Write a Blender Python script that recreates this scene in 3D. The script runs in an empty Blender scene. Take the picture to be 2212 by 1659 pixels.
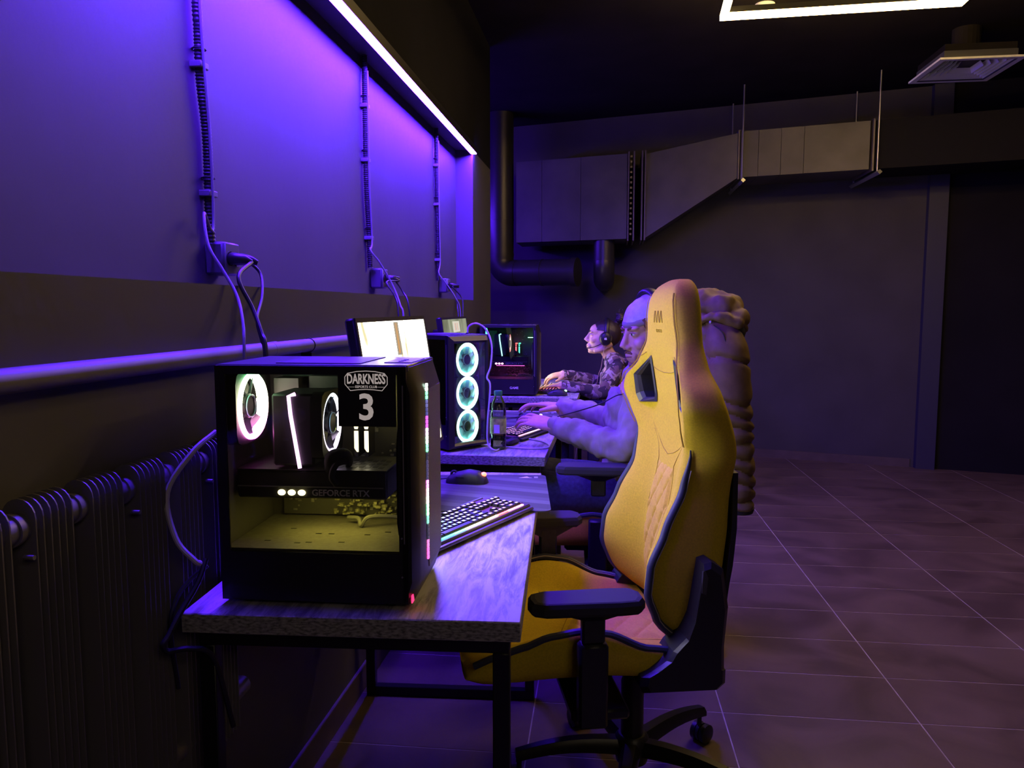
import bpy, bmesh, math, random
from mathutils import Vector, Matrix, noise as mnoise

# ------------------------------------------------------------------ camera, world, exposure
SC = bpy.context.scene
COL = SC.collection
random.seed(7)
F_PX, CX, CY, CAM_H = 1662.0, 1106.0, 829.5, 1.282
PITCH = math.atan((CY - 667.0) / F_PX)
YAW = math.atan((1325.0 - CX) * math.cos(PITCH) / F_PX)
cam_data = bpy.data.cameras.new('camera')
cam_data.sensor_fit = 'HORIZONTAL'
cam_data.sensor_width = 36.0
cam_data.lens = 36.0 * F_PX / 2212.0
cam_data.clip_start = 0.02
cam = bpy.data.objects.new('camera', cam_data)
COL.objects.link(cam)
cam.location = (0, 0, CAM_H)
cam.rotation_euler = (math.pi / 2 - PITCH, 0, YAW)
SC.camera = cam
world = bpy.data.worlds.new('room_dark')
SC.world = world
world.use_nodes = True
world.node_tree.nodes['Background'].inputs[0].default_value = (0.02, 0.02, 0.03, 1)
world.node_tree.nodes['Background'].inputs[1].default_value = 0.1
vs = SC.view_settings
vs.view_transform = 'Standard'
vs.look = 'None'
vs.gamma = 1.0
vs.use_curve_mapping = False
vs.exposure = 0.0
SC.cycles.max_bounces = 8
SC.cycles.transparent_max_bounces = 24
SC.cycles.sample_clamp_indirect = 3.0
SC.cycles.caustics_reflective = False
SC.cycles.caustics_refractive = False
# light levels of the lamps the room has
LED_BLUE = 680.0       # violet strip over the niche
LED_WARM = 58.0       # warm square ceiling frames
SCREEN = 9.0          # bright monitor picture

# ------------------------------------------------------------------ materials
MATS = {}
def mat(name, color=(.5, .5, .5), rough=.5, metal=0.0, var=0.0, scale=30.0, bump=0.0, bscale=None,
        emit=None, estr=0.0, spec=.5, trans=0.0, alpha=1.0, sheen=0.0, stretch=None, coat=0.0):
    if name in MATS: return MATS[name]
    m = bpy.data.materials.new(name); m.use_nodes = True
    nt = m.node_tree; b = nt.nodes['Principled BSDF']
    b.inputs['Base Color'].default_value = (*color, 1)
    b.inputs['Roughness'].default_value = rough
    b.inputs['Metallic'].default_value = metal
    b.inputs['Specular IOR Level'].default_value = spec
    if trans: b.inputs['Transmission Weight'].default_value = trans
    if sheen: b.inputs['Sheen Weight'].default_value = sheen
    if coat: b.inputs['Coat Weight'].default_value = coat
    if emit:
        b.inputs['Emission Color'].default_value = (*emit, 1)
        b.inputs['Emission Strength'].default_value = estr
    if var or bump:
        tc = nt.nodes.new('ShaderNodeTexCoord'); mp = nt.nodes.new('ShaderNodeMapping')
        nt.links.new(tc.outputs['Object'], mp.inputs[0])
        if stretch: mp.inputs['Scale'].default_value = stretch
    if var:
        n = nt.nodes.new('ShaderNodeTexNoise'); n.inputs['Scale'].default_value = scale
        n.inputs['Detail'].default_value = 6
        nt.links.new(mp.outputs[0], n.inputs[0])
        r = nt.nodes.new('ShaderNodeValToRGB')
        r.color_ramp.elements[0].position = .3; r.color_ramp.elements[1].position = .7
        r.color_ramp.elements[0].color = (*[c * (1 - var) for c in color], 1)
        r.color_ramp.elements[1].color = (*[min(1, c * (1 + var)) for c in color], 1)
        nt.links.new(n.outputs[0], r.inputs[0]); nt.links.new(r.outputs[0], b.inputs['Base Color'])
    if bump:
        n2 = nt.nodes.new('ShaderNodeTexNoise'); n2.inputs['Scale'].default_value = bscale or scale * 4
        n2.inputs['Detail'].default_value = 3
        nt.links.new(mp.outputs[0], n2.inputs[0])
        bp = nt.nodes.new('ShaderNodeBump'); bp.inputs['Strength'].default_value = bump
        bp.inputs['Distance'].default_value = .004
        nt.links.new(n2.outputs[0], bp.inputs['Height']); nt.links.new(bp.outputs[0], b.inputs['Normal'])
    MATS[name] = m
    return m

def ramp_mat(name, stops, axis=2, lo=0.0, hi=1.0, estr=0.0, rough=.4, base=None):
    """colour that runs along one object axis (LED strips and rings whose lamps differ in colour, painted glow behind fans)"""
    if name in MATS: return MATS[name]
    m = bpy.data.materials.new(name); m.use_nodes = True
    nt = m.node_tree; b = nt.nodes['Principled BSDF']
    tc = nt.nodes.new('ShaderNodeTexCoord'); sp = nt.nodes.new('ShaderNodeSeparateXYZ')
    mr = nt.nodes.new('ShaderNodeMapRange'); r = nt.nodes.new('ShaderNodeValToRGB')
    nt.links.new(tc.outputs['Object'], sp.inputs[0]); nt.links.new(sp.outputs[axis], mr.inputs[0])
    mr.inputs[1].default_value = lo; mr.inputs[2].default_value = hi
    nt.links.new(mr.outputs[0], r.inputs[0])
    els = r.color_ramp.elements
    while len(els) < len(stops): els.new(.5)
    for e, (p, c) in zip(els, stops): e.position = p; e.color = (*c, 1)
    nt.links.new(r.outputs[0], b.inputs['Emission Color' if estr else 'Base Color'])
    if base: b.inputs['Base Color'].default_value = (*base, 1)
    b.inputs['Emission Strength'].default_value = estr
    b.inputs['Roughness'].default_value = rough
    MATS[name] = m
    return m

def glass_mat(name, tint=(.7, .7, .72), gloss=.06, rough=.02):
    if name in MATS: return MATS[name]
    m = bpy.data.materials.new(name); m.use_nodes = True
    nt = m.node_tree; nt.nodes.remove(nt.nodes['Principled BSDF'])
    out = nt.nodes['Material Output']
    t = nt.nodes.new('ShaderNodeBsdfTransparent'); t.inputs[0].default_value = (*tint, 1)
    g = nt.nodes.new('ShaderNodeBsdfGlossy'); g.inputs['Roughness'].default_value = rough
    fr = nt.nodes.new('ShaderNodeFresnel'); fr.inputs[0].default_value = 1.45
    mm = nt.nodes.new('ShaderNodeMath'); mm.operation = 'MULTIPLY'; mm.inputs[1].default_value = gloss / .04
    mx = nt.nodes.new('ShaderNodeMixShader')
    nt.links.new(fr.outputs[0], mm.inputs[0]); nt.links.new(mm.outputs[0], mx.inputs[0])
    nt.links.new(t.outputs[0], mx.inputs[1]); nt.links.new(g.outputs[0], mx.inputs[2])
    nt.links.new(mx.outputs[0], out.inputs[0])
    MATS[name] = m
    return m

def pattern_mat(name, kind):
    """printed or laminated surfaces: wood laminate, camouflage, screens, circuit board"""
    if name in MATS: return MATS[name]
    m = bpy.data.materials.new(name); m.use_nodes = True
    nt = m.node_tree; b = nt.nodes['Principled BSDF']; N = nt.nodes.new; Lk = nt.links.new
    tc = N('ShaderNodeTexCoord'); mp = N('ShaderNodeMapping'); Lk(tc.outputs['Object'], mp.inputs[0])
    r = N('ShaderNodeValToRGB')
    def stops(ss, const=False):
        els = r.color_ramp.elements
        while len(els) < len(ss): els.new(.5)
        for e, (p, c) in zip(els, ss): e.position = p; e.color = (*c, 1)
        if const: r.color_ramp.interpolation = 'CONSTANT'
    if kind == 'wood':
        mp.inputs['Scale'].default_value = (22, 3.2, 22)
        n = N('ShaderNodeTexNoise'); n.inputs['Scale'].default_value = 2.2; n.inputs['Detail'].default_value = 9
        n.inputs['Roughness'].default_value = .72; n.inputs['Distortion'].default_value = .5
        Lk(mp.outputs[0], n.inputs[0])
        stops([(.38, (.16, .15, .16)), (.48, (.34, .33, .34)), (.57, (.54, .53, .54))])
        Lk(n.outputs[0], r.inputs[0])
        b.inputs['Roughness'].default_value = .38
    elif kind == 'edge':
        mp.inputs['Scale'].default_value = (60, 60, 160)
        n = N('ShaderNodeTexNoise'); n.inputs['Scale'].default_value = 1.6; n.inputs['Detail'].default_value = 5
        Lk(mp.outputs[0], n.inputs[0])
        stops([(.36, (.10, .10, .10)), (.5, (.26, .26, .25)), (.64, (.40, .39, .38))])
        Lk(n.outputs[0], r.inputs[0])
        b.inputs['Roughness'].default_value = .5
    elif kind == 'camo':
        mp.inputs['Scale'].default_value = (1, 1, 1)
        n = N('ShaderNodeTexNoise'); n.inputs['Scale'].default_value = 19; n.inputs['Detail'].default_value = 1.5
        n.inputs['Distortion'].default_value = .6
        Lk(mp.outputs[0], n.inputs[0])
        n3 = N('ShaderNodeTexNoise'); n3.inputs['Scale'].default_value = 15; n3.inputs['Detail'].default_value = 1.5; n3.inputs['Distortion'].default_value = .6
        mp3 = N('ShaderNodeMapping'); mp3.inputs['Location'].default_value = (7, 3, 5); Lk(tc.outputs['Object'], mp3.inputs[0]); Lk(mp3.outputs[0], n3.inputs[0])
        gt = N('ShaderNodeMath'); gt.operation = 'GREATER_THAN'; gt.inputs[1].default_value = .53; Lk(n3.outputs[0], gt.inputs[0])
        mx = N('ShaderNodeMix'); mx.data_type = 'RGBA'; Lk(gt.outputs[0], mx.inputs[0]); Lk(r.outputs[0], mx.inputs[6]); mx.inputs[7].default_value = (.05, .038, .045, 1)
        stops([(0, (.15, .10, .085)), (.46, (.40, .33, .30)), (.60, (.17, .13, .12))], True)
        Lk(n.outputs[0], r.inputs[0])
        b.inputs['Roughness'].default_value = .9
        Lk(mx.outputs[2], b.inputs['Base Color'])
        MATS[name] = m
        return m
    elif kind in ('screen_white', 'screen_grey'):
        n = N('ShaderNodeTexNoise'); n.inputs['Scale'].default_value = 7; n.inputs['Detail'].default_value = 6
        n.inputs['Distortion'].default_value = .8
        mp.inputs['Scale'].default_value = (1, 1.4, .6)
        Lk(mp.outputs[0], n.inputs[0])
        if kind == 'screen_white':
            stops([(.33, (.10, .09, .05)), (.41, (.55, .5, .36)), (.5, (1, .96, .82))])
        else:
            stops([(.3, (.10, .11, .07)), (.5, (.24, .26, .17)), (.7, (.34, .36, .26))])
        Lk(n.outputs[0], r.inputs[0])
        Lk(r.outputs[0], b.inputs['Emission Color'])
        b.inputs['Emission Strength'].default_value = SCREEN if kind == 'screen_white' else 1.1
        b.inputs['Base Color'].default_value = (.02, .02, .02, 1)
        b.inputs['Roughness'].default_value = .3
        MATS[name] = m
        return m
    elif kind == 'pad':
        n = N('ShaderNodeTexWave'); n.inputs['Scale'].default_value = 2.0; n.inputs['Distortion'].default_value = 0
        n.wave_profile = 'SAW'
        n.bands_direction = 'DIAGONAL'
        mp.inputs['Scale'].default_value = (1.0, 2.6, 0)
        Lk(mp.outputs[0], n.inputs[0])
        stops([(0, (.05, .05, .055)), (.42, (.105, .105, .115)), (.72, (.07, .07, .08))], True)
        Lk(n.outputs[0], r.inputs[0])
        b.inputs['Roughness'].default_value = .85
    elif kind == 'tile':
        n = N('ShaderNodeTexNoise'); n.inputs['Scale'].default_value = 2.4; n.inputs['Detail'].default_value = 8
        n.inputs['Distortion'].default_value = 1.5
        tc2 = N('ShaderNodeNewGeometry'); Lk(tc2.outputs['Position'], mp.inputs[0])
        Lk(mp.outputs[0], n.inputs[0])
        stops([(.34, (.075, .050, .044)), (.5, (.115, .078, .068)), (.68, (.15, .105, .092))])
        Lk(n.outputs[0], r.inputs[0])
        b.inputs['Roughness'].default_value = .42
    elif kind == 'wall':
        n = N('ShaderNodeTexNoise'); n.inputs['Scale'].default_value = 1.3; n.inputs['Detail'].default_value = 7
        Lk(mp.outputs[0], n.inputs[0])
        stops([(.3, (.058, .055, .058)), (.7, (.083, .079, .083))])
        Lk(n.outputs[0], r.inputs[0])
        b.inputs['Roughness'].default_value = .62
        n2 = N('ShaderNodeTexNoise'); n2.inputs['Scale'].default_value = 14; n2.inputs['Detail'].default_value = 5
        Lk(mp.outputs[0], n2.inputs[0])
        bp = N('ShaderNodeBump'); bp.inputs['Strength'].default_value = .07; bp.inputs['Distance'].default_value = .01
        Lk(n2.outputs[0], bp.inputs['Height']); Lk(bp.outputs[0], b.inputs['Normal'])
    Lk(r.outputs[0], b.inputs['Base Color'])
    MATS[name] = m
    return m

BLACK = mat('black_plastic', (.012, .012, .014), .42)
BLACKM = mat('black_metal', (.012, .012, .013), .36, .3)
SATIN = mat('black_satin', (.02, .02, .024), .5, 0, .25, 60)
RUBBER = mat('dark_rubber', (.03, .03, .032), .8)
STEEL = mat('grey_steel', (.42, .42, .43), .4, .8)
DUCT = mat('grey_painted_duct', (.085, .08, .082), .5, .2, .2, 4)
YEL = mat('yellow_fabric', (.70, .52, .034), .88, 0, .10, 220, .25, 900, spec=.15)
YELQ = mat('quilted_yellow_fabric', (.70, .47, .065), .88, 0, .08, 220, .25, 900, spec=.15)
PIPING = mat('navy_piping', (.045, .05, .085), .55)
SEAM = mat('dark_seam', (.36, .22, .012), .9)
STITCH = mat('pale_stitching', (.45, .40, .32), .8)
WOOD = pattern_mat('whitewashed_wood', 'wood')
WEDGE = pattern_mat('grey_laminate_edge', 'edge')
CABLE_W = mat('pale_cable', (.55, .52, .55), .5)
CABLE_G = mat('grey_violet_cable', (.20, .18, .22), .5)
CABLE_B = mat('black_cable', (.015, .015, .018), .45)
SKIN_M = mat('skin_man', (.60, .36, .28), .55, 0, .08, 60, .08, 400)
SKIN_W = mat('skin_woman', (.66, .42, .33), .5, 0, .06, 60, .06, 400)
WHITE_INK = mat('white_print', (.72, .70, .68), .6)
LETTER_GLOW = mat('cut_lettering_glow', (.8, .76, .74), .6, emit=(1, .86, .80), estr=.30)  # glow of the lit interior put into the letters as emission
TOP_METAL = mat('top_panel_metal', (.06, .06, .066), .32)  # lighter than the other black metal of the case
GLASS = glass_mat('tinted_glass', (.80, .80, .80), .05)
WALLM = pattern_mat('dark_wall_paint', 'wall')

# ------------------------------------------------------------------ mesh helpers
class MB:
    def __init__(s): s.v = []; s.f = []
    def add(s, vs_, fs_):
        o = len(s.v); s.v += [tuple(v) for v in vs_]; s.f += [tuple(i + o for i in f) for f in fs_]; return s
    def box(s, lo, hi, M=None, ch=0.0):
        x0, y0, z0 = lo; x1, y1, z1 = hi
        if ch <= 0:
            vs_ = [Vector(p) for p in ((x0,y0,z0),(x1,y0,z0),(x1,y1,z0),(x0,y1,z0),(x0,y0,z1),(x1,y0,z1),(x1,y1,z1),(x0,y1,z1))]
            fs_ = [(3,2,1,0),(4,5,6,7),(0,1,5,4),(1,2,6,5),(2,3,7,6),(3,0,4,7)]
        else:
            c = min(ch, (x1-x0)*.49, (y1-y0)*.49, (z1-z0)*.49)
            def ring(z, i): return [(x0+i,y0+c,z),(x0+c,y0+i,z),(x1-c,y0+i,z),(x1-i,y0+c,z),(x1-i,y1-c,z),(x1-c,y1-i,z),(x0+c,y1-i,z),(x0+i,y1-c,z)]
            rings = []
            b = [(x0+c,y0+c,z0)]*0
            def inner(z): return [(x0+c,y0+c,z),(x0+c,y0+c,z),(x1-c,y0+c,z),(x1-c,y0+c,z),(x1-c,y1-c,z),(x1-c,y1-c,z),(x0+c,y1-c,z),(x0+c,y1-c,z)]
            k = c * .999
            def inn(z): return [(x0+c*.98,y0+c,z),(x0+c,y0+c*.98,z),(x1-c,y0+c*.98,z),(x1-c*.98,y0+c,z),(x1-c*.98,y1-c,z),(x1-c,y1-c*.98,z),(x0+c,y1-c*.98,z),(x0+c*.98,y1-c,z)]
            rings = [inn(z0), ring(z0+c, 0), ring(z1-c, 0), inn(z1)]
            vs_ = [Vector(p) for r in rings for p in r]
            fs_ = [tuple(range(7,-1,-1)), tuple(range(24,32))]
            for r in range(3):
                for i in range(8):
                    a = r*8+i; bb = r*8+(i+1)%8
                    fs_.append((a, bb, bb+8, a+8))
        if M: vs_ = [M @ v for v in vs_]
        return s.add(vs_, fs_)
    def loft(s, rings, caps=True, closed=True, loop=False):
        n = len(rings[0]); vs_ = [p for r in rings for p in r]; fs_ = []
        R = len(rings)
        for r in range(R if loop else R-1):
            r2 = (r+1) % R
            for i in range(n if closed else n-1):
                j = (i+1) % n
                fs_.append((r*n+i, r*n+j, r2*n+j, r2*n+i))
        if caps and not loop:
            fs_.append(tuple(range(n-1,-1,-1))); fs_.append(tuple(range((R-1)*n, R*n)))
        return s.add(vs_, fs_)
    def tube(s, pts, rad, seg=10, caps=True, smooth=0, squash=None, up=None, loop=False):
        pts = [Vector(p) for p in pts]
        if not isinstance(rad, (list, tuple)): rad = [rad]*len(pts)
        if smooth: pts, rad = catmull(pts, rad, smooth)
        rings = []; prev = None
        N = len(pts)
        for i, p in enumerate(pts):
            if loop: t = (pts[(i+1)%N] - pts[i-1])
            else: t = (pts[min(i+1,N-1)] - pts[max(i-1,0)])
            if t.length < 1e-9: t = Vector((0,0,1))
            t.normalize()
            if up is not None: a = Vector(up)
            elif prev is None: a = Vector((0,0,1)) if abs(t.z) < .9 else Vector((1,0,0))
            else: a = prev
            u = (a - t*a.dot(t))
            if u.length < 1e-6: u = t.orthogonal()
            u.normalize(); w = t.cross(u); prev = u
            sq = squash if squash else (1,1)
            rings.append([p + (u*math.cos(q)*sq[0] + w*math.sin(q)*sq[1])*rad[i] for q in [2*math.pi*k/seg for k in range(seg)]])
        return s.loft(rings, caps=caps, loop=loop)
    def cyl(s, p0, p1, r0, r1=None, seg=20):
        return s.tube([p0, p1], [r0, r0 if r1 is None else r1], seg)
    def ell(s, c, r, seg=16, rings=10, M=None):
        c = Vector(c); rr = []
        for i in range(rings+1):
            a = -math.pi/2 + math.pi*i/rings
            ca, sa = max(math.cos(a), .02), math.sin(a)
            ring = [Vector((r[0]*ca*math.cos(2*math.pi*k/seg), r[1]*ca*math.sin(2*math.pi*k/seg), r[2]*sa)) for k in range(seg)]
            if M: ring = [M @ v for v in ring]
            rr.append([c+v for v in ring])
        return s.loft(rr)
    def torus(s, c, R, r, axis='x', seg=36, sub=8, sx=1.0, a0=0, a1=2*math.pi, rz=None):
        pts = []
        full = abs(a1-a0-2*math.pi) < 1e-6
        n = seg if full else seg+1
        for k in range(n):
            a = a0+(a1-a0)*k/seg
            u, w = R*math.cos(a), R*math.sin(a)
            pts.append({'x': (c[0], c[1]+u, c[2]+w), 'y': (c[0]+u, c[1], c[2]+w), 'z': (c[0]+u, c[1]+w, c[2])}[axis])
        up = {'x': (1,0,0), 'y': (0,1,0), 'z': (0,0,1)}[axis]
        return s.tube(pts, r, sub, caps=not full, loop=full, up=up, squash=(sx, 1))
    def lathe(s, prof, c=(0,0,0), seg=28, axis='z'):
        rr = []
        for r, h in prof:
            r = max(r, 1e-4); ring = []
            for k in range(seg):
                a = 2*math.pi*k/seg; u, w = r*math.cos(a), r*math.sin(a)
                ring.append(Vector(c) + Vector({'z': (u,w,h), 'x': (h,u,w), 'y': (w,h,u)}[axis]))
            rr.append(ring)
        return s.loft(rr)
    def prism(s, poly, h0, h1, plane='xy', off=0):
        """polygon given in one plane, pushed along the third axis"""
        def P(a, b, h): return {'xy': (a,b,h), 'xz': (a,h,b), 'yz': (h,a,b)}[plane]
        return s.loft([[P(a,b,h0) for a,b in poly], [P(a,b,h1) for a,b in poly]])
    def frame(s, x0, x1, z0, z1, b, y0, y1, plane='xz'):
        """rectangular ring"""
        o = [(x0,z0),(x1,z0),(x1,z1),(x0,z1)]; i = [(x0+b,z0+b),(x1-b,z0+b),(x1-b,z1-b),(x0+b,z1-b)]
        def P(a, c, h): return {'xz': (a,h,c), 'yz': (h,a,c), 'xy': (a,c,h)}[plane]
        rr = [[P(a,c,h) for a,c in q] for q, h in ((o,y0),(o,y1),(i,y1),(i,y0))]
        return s.loft(rr, loop=True)
    def xf(s, M): s.v = [tuple(M @ Vector(v)) for v in s.v]; return s
    def mesh(s, name, smooth=True, fix=True):
        me = bpy.data.meshes.new(name); me.from_pydata(s.v, [], s.f); me.update()
        if fix:
            bm = bmesh.new(); bm.from_mesh(me)
            bmesh.ops.recalc_face_normals(bm, faces=bm.faces[:]); bm.to_mesh(me); bm.free()
        if smooth: shade(me)
        return me
    def build(s, name, m, parent=None, smooth=True, loc=None, rz=None):
        me = s.mesh(name, smooth); me.materials.append(m)
        return place(name, me, parent, loc, rz)

def shade(me, ang=38):
    for p in me.polygons: p.use_smooth = True
    try: me.set_sharp_from_angle(angle=math.radians(ang))
    except Exception: pass

def place(name, me, parent=None, loc=None, rz=None):
    o = bpy.data.objects.new(name, me); COL.objects.link(o)
    if parent: o.parent = parent
    if loc is not None: o.location = loc
    if rz is not None: o.rotation_euler[2] = rz
    return o

def catmull(pts, rad, n):
    P = [pts[0]*2-pts[1]] + pts + [pts[-1]*2-pts[-2]]; R = [rad[0]] + list(rad) + [rad[-1]]
    op, orr = [], []
    for i in range(1, len(P)-2):
        for k in range(n):
            t = k/n
            op.append(.5*((2*P[i]) + (P[i+1]-P[i-1])*t + (2*P[i-1]-5*P[i]+4*P[i+1]-P[i+2])*t*t + (3*P[i]-P[i-1]-3*P[i+1]+P[i+2])*t**3))
            orr.append(R[i]*(1-t)+R[i+1]*t)
    op.append(P[-2]); orr.append(R[-2])
    return op, orr

def interp(tab, x):
    if x <= tab[0][0]: return tab[0][1:]
    for a, b in zip(tab, tab[1:]):
        if x <= b[0]:
            t = (x-a[0])/(b[0]-a[0]); t = t*t*(3-2*t)*.5 + t*.5
            return [p*(1-t)+q*t for p, q in zip(a[1:], b[1:])]
    return tab[-1][1:]

def tag(o, label=None, cat=None, group=None, kind=None):
    if label: o['label'] = label
    if cat: o['category'] = cat
    if group: o['group'] = group
    if kind: o['kind'] = kind
    return o

def empty(name, loc=(0,0,0), rz=0, label=None, cat=None, group=None, kind=None):
    o = bpy.data.objects.new(name, None); COL.objects.link(o)
    o.location = loc; o.rotation_euler[2] = rz; o.empty_display_size = .05
    return tag(o, label, cat, group, kind)

def copy_tree(o, parent=None):
    c = o.copy(); COL.objects.link(c)
    if parent: c.parent = parent
    for ch in [q for q in SC.objects if q.parent == o]: copy_tree(ch, c)
    return c

def evaluated_mesh(o):
    dg = bpy.context.evaluated_depsgraph_get(); dg.update()
    me = bpy.data.meshes.new_from_object(o.evaluated_get(dg)); return me

def remesh(mb, name, voxel, smooth_it=4, fold=0.0, fscale=12.0, factor=.5, keep=None):
    """join overlapping solids into one continuous skin"""
    me = mb.mesh(name + '_raw', False)
    o = bpy.data.objects.new('tmp', me); COL.objects.link(o)
    md = o.modifiers.new('r', 'REMESH'); md.mode = 'VOXEL'; md.voxel_size = voxel
    if smooth_it:
        sm = o.modifiers.new('s', 'SMOOTH'); sm.iterations = smooth_it; sm.factor = factor
    out = evaluated_mesh(o)
    bpy.data.objects.remove(o); bpy.data.meshes.remove(me)
    if fold:
        ns = [v.normal.copy() for v in out.vertices]
        for v, n in zip(out.vertices, ns):
            p = v.co*fscale
            d = mnoise.noise(p) + .5*mnoise.noise(Vector((p.x*2.3, p.y*2.3, p.z*1.1)))
            v.co += n*d*fold
    for p in out.polygons: p.use_smooth = True
    out.name = name
    return out

def text_mesh(s, size, depth=.0006, bold=0.0, name='lettering', align='CENTER'):
    c = bpy.data.curves.new('t', 'FONT'); c.body = s; c.size = size; c.extrude = depth; c.offset = bold
    c.align_x = align; c.align_y = 'CENTER'; c.resolution_u = 3
    o = bpy.data.objects.new('t', c); COL.objects.link(o)
    me = evaluated_mesh(o); bpy.data.objects.remove(o); bpy.data.curves.remove(c)
    me.name = name
    return me

def px_ray(x, y):
    cr = Vector((math.cos(YAW), math.sin(YAW), 0))
    fw = Vector((-math.sin(YAW)*math.cos(PITCH), math.cos(YAW)*math.cos(PITCH), -math.sin(PITCH)))
    up = cr.cross(fw)
    return cr*(x-CX) + up*(CY-y) + fw*F_PX
def on_z(x, y, z): d = px_ray(x, y); return Vector((0,0,CAM_H)) + d*((z-CAM_H)/d.z)
def on_x(x, y, X): d = px_ray(x, y); return Vector((0,0,CAM_H)) + d*(X/d.x)
def on_y(x, y, Y): d = px_ray(x, y); return Vector((0,0,CAM_H)) + d*(Y/d.y)
def see(p):
    v = Vector(p) - Vector((0,0,CAM_H))
    cr = Vector((math.cos(YAW), math.sin(YAW), 0))
    fw = Vector((-math.sin(YAW)*math.cos(PITCH), math.cos(YAW)*math.cos(PITCH), -math.sin(PITCH)))
    d = v.dot(fw)
    if d < .05: return None
    return (CX + F_PX*v.dot(cr)/d, CY - F_PX*v.dot(cr.cross(fw))/d)

# ------------------------------------------------------------------ the room
WX, NX = -0.829, -0.932           # wall face, niche back
NZ0, NZ1, NY1, WEND = 1.333, 2.207, 4.55, 5.2
CEIL = 3.0
TILE = pattern_mat('brown_floor_tile', 'tile')
GROUT = mat('pale_grout', (.42, .37, .37), .9, 0, .25, 14)
fl = MB().box((-2.2, -3.7, -.12), (4.7, 8.2, -.0012)).build('floor', GROUT, smooth=False)
tag(fl, 'dark brown rectangular floor tiles with pale grout lines', 'floor', kind='structure')
TW, TD, TROT = .6, .3, math.radians(1.0)
def tile_geo(mb, cx, cy):
    c, s_ = math.cos(TROT), math.sin(TROT)
    M = Matrix.Translation((cx, cy, 0)) @ Matrix.Rotation(TROT, 4, 'Z')
    mb.box((-TW/2+.0021, -TD/2+.0021, -.006), (TW/2-.0021, TD/2-.0021, 0), M, ch=.0008)
t_me = MB(); tile_geo(t_me, 0, 0); t_me = t_me.mesh('tile', False); t_me.materials.append(TILE)
rest = MB(); count = 0
for i in range(-4, 9):
    for j in range(-22, 22):
        lx, ly = .36 + TW*(i-.5), 2.41 + TD*(j-.5)
        x = .4 + (lx-.4)*math.cos(TROT) - (ly-2.5)*math.sin(TROT); y = 2.5 + (lx-.4)*math.sin(TROT) + (ly-2.5)*math.cos(TROT)
        if x < -1.4 and y < 5.2: continue
        if x < -2.2 or x > 4.6 or y > 8.0 + 0*x: continue
        vis = False
        for dx in (-.3, 0, .3):
            for dy in (-.15, .15):
                q = see((x+dx, y+dy, 0))
                if q and -20 < q[0] < 2240 and 900 < q[1] < 1680: vis = True
        if x < -.9: vis = False
        if vis and y < 7.3 and count < 296:
            place('tile', t_me, fl, (x, y, 0)); count += 1
        else: tile_geo(rest, x, y)
r = rest.build('tile_field', TILE, fl, smooth=False); r['kind'] = 'stuff'

w = MB()
w.box((-1.3, -3.6, 0), (WX, WEND, NZ0)).box((-1.3, -3.6, NZ1), (WX, WEND, CEIL))
w.box((-1.3, -.5, NZ0), (NX, NY1, NZ1)).box((-1.3, NY1, NZ0), (WX, WEND, NZ1)).box((-1.3, -3.6, NZ0), (WX, -.5, NZ1))
wme = w.mesh('wall_left', False); wme.materials.append(WALLM); wme.materials.append(mat('black_upper_paint', (.008, .008, .012), .9, 0, .2, 3, spec=.08))
for p in wme.polygons:
    if p.center.z > NZ1+.01 and abs(p.normal.z) < .5: p.material_index = 1
tag(place('wall_left', wme), 'dark painted wall with a long shallow recessed niche', 'wall', kind='structure')
tag(MB().box((WX, -3.6, 0), (WX+.011, WEND, .085), ch=.002).build('baseboard_left', mat('dark_skirting', (.10, .075, .065), .45, 0, .2, 9)), 'dark tile skirting along the niche wall', 'baseboard', kind='structure')
BD = Vector((1, -.27, 0)).normalized(); BN = Vector((.27, 1, 0)).normalized(); BP = Vector((1.43, 6.8, 0))
def bw(X, off, z):                       # a point in front of the slanted back wall
    q = BP - BN*off; t = (X - q.x)/BD.x
    return Vector((X, q.y + BD.y*t, z))
b = MB().loft([[bw(-2.3, 0, z), bw(2.5, 0, z), bw(2.5, -.15, z), bw(-2.3, -.15, z)] for z in (0, CEIL)])
b2 = MB().loft([[bw(2.5, 0, z), bw(4.7, 0, z), bw(4.7, -.15, z), bw(2.5, -.15, z)] for z in (0, CEIL)])  # wall past the pilaster is a separate, much darker piece
tag(b2.build('wall_back_right', mat('near_black_wall', (.014, .013, .018), .85, 0, .14, 3, spec=.1), smooth=False), 'near-black wall beyond the narrow pilaster', 'wall', kind='structure')
tag(b.build('wall_back', mat('dark_back_wall', (.052, .048, .056), .75, 0, .14, 3, .1, 60), smooth=False), 'matt dark wall behind the ventilation duct', 'wall', kind='structure')
b = MB().loft([[bw(-1.2, .0, z), bw(2.40, .0, z), bw(2.40, .012, z), bw(-1.2, .012, z)] for z in (0.0, .07)])
tag(b.build('baseboard_back', mat('dark_skirting', ()), smooth=False), 'low dark skirting under the back wall', 'baseboard', kind='structure')
b = MB().loft([[bw(2.43, -.01, z), bw(2.56, -.01, z), bw(2.56, .05, z), bw(2.43, .05, z)] for z in (0, CEIL)])
tag(b.build('trim_1', mat('navy_trim', (.03, .03, .06), .6), smooth=False), 'narrow dark upright pilaster on the back wall', 'pilaster', kind='structure')
tag(MB().box((4.6, -3.6, 0), (4.75, 7.4, CEIL)).build('wall_right', mat('dark_back_wall', ()), smooth=False), 'dark side wall across the room', 'wall', kind='structure')
tag(MB().box((-1.3, -3.75, 0), (4.75, -3.6, CEIL)).build('wall_front', mat('dark_back_wall', ()), smooth=False), 'dark wall opposite the duct wall', 'wall', kind='structure')
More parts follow.
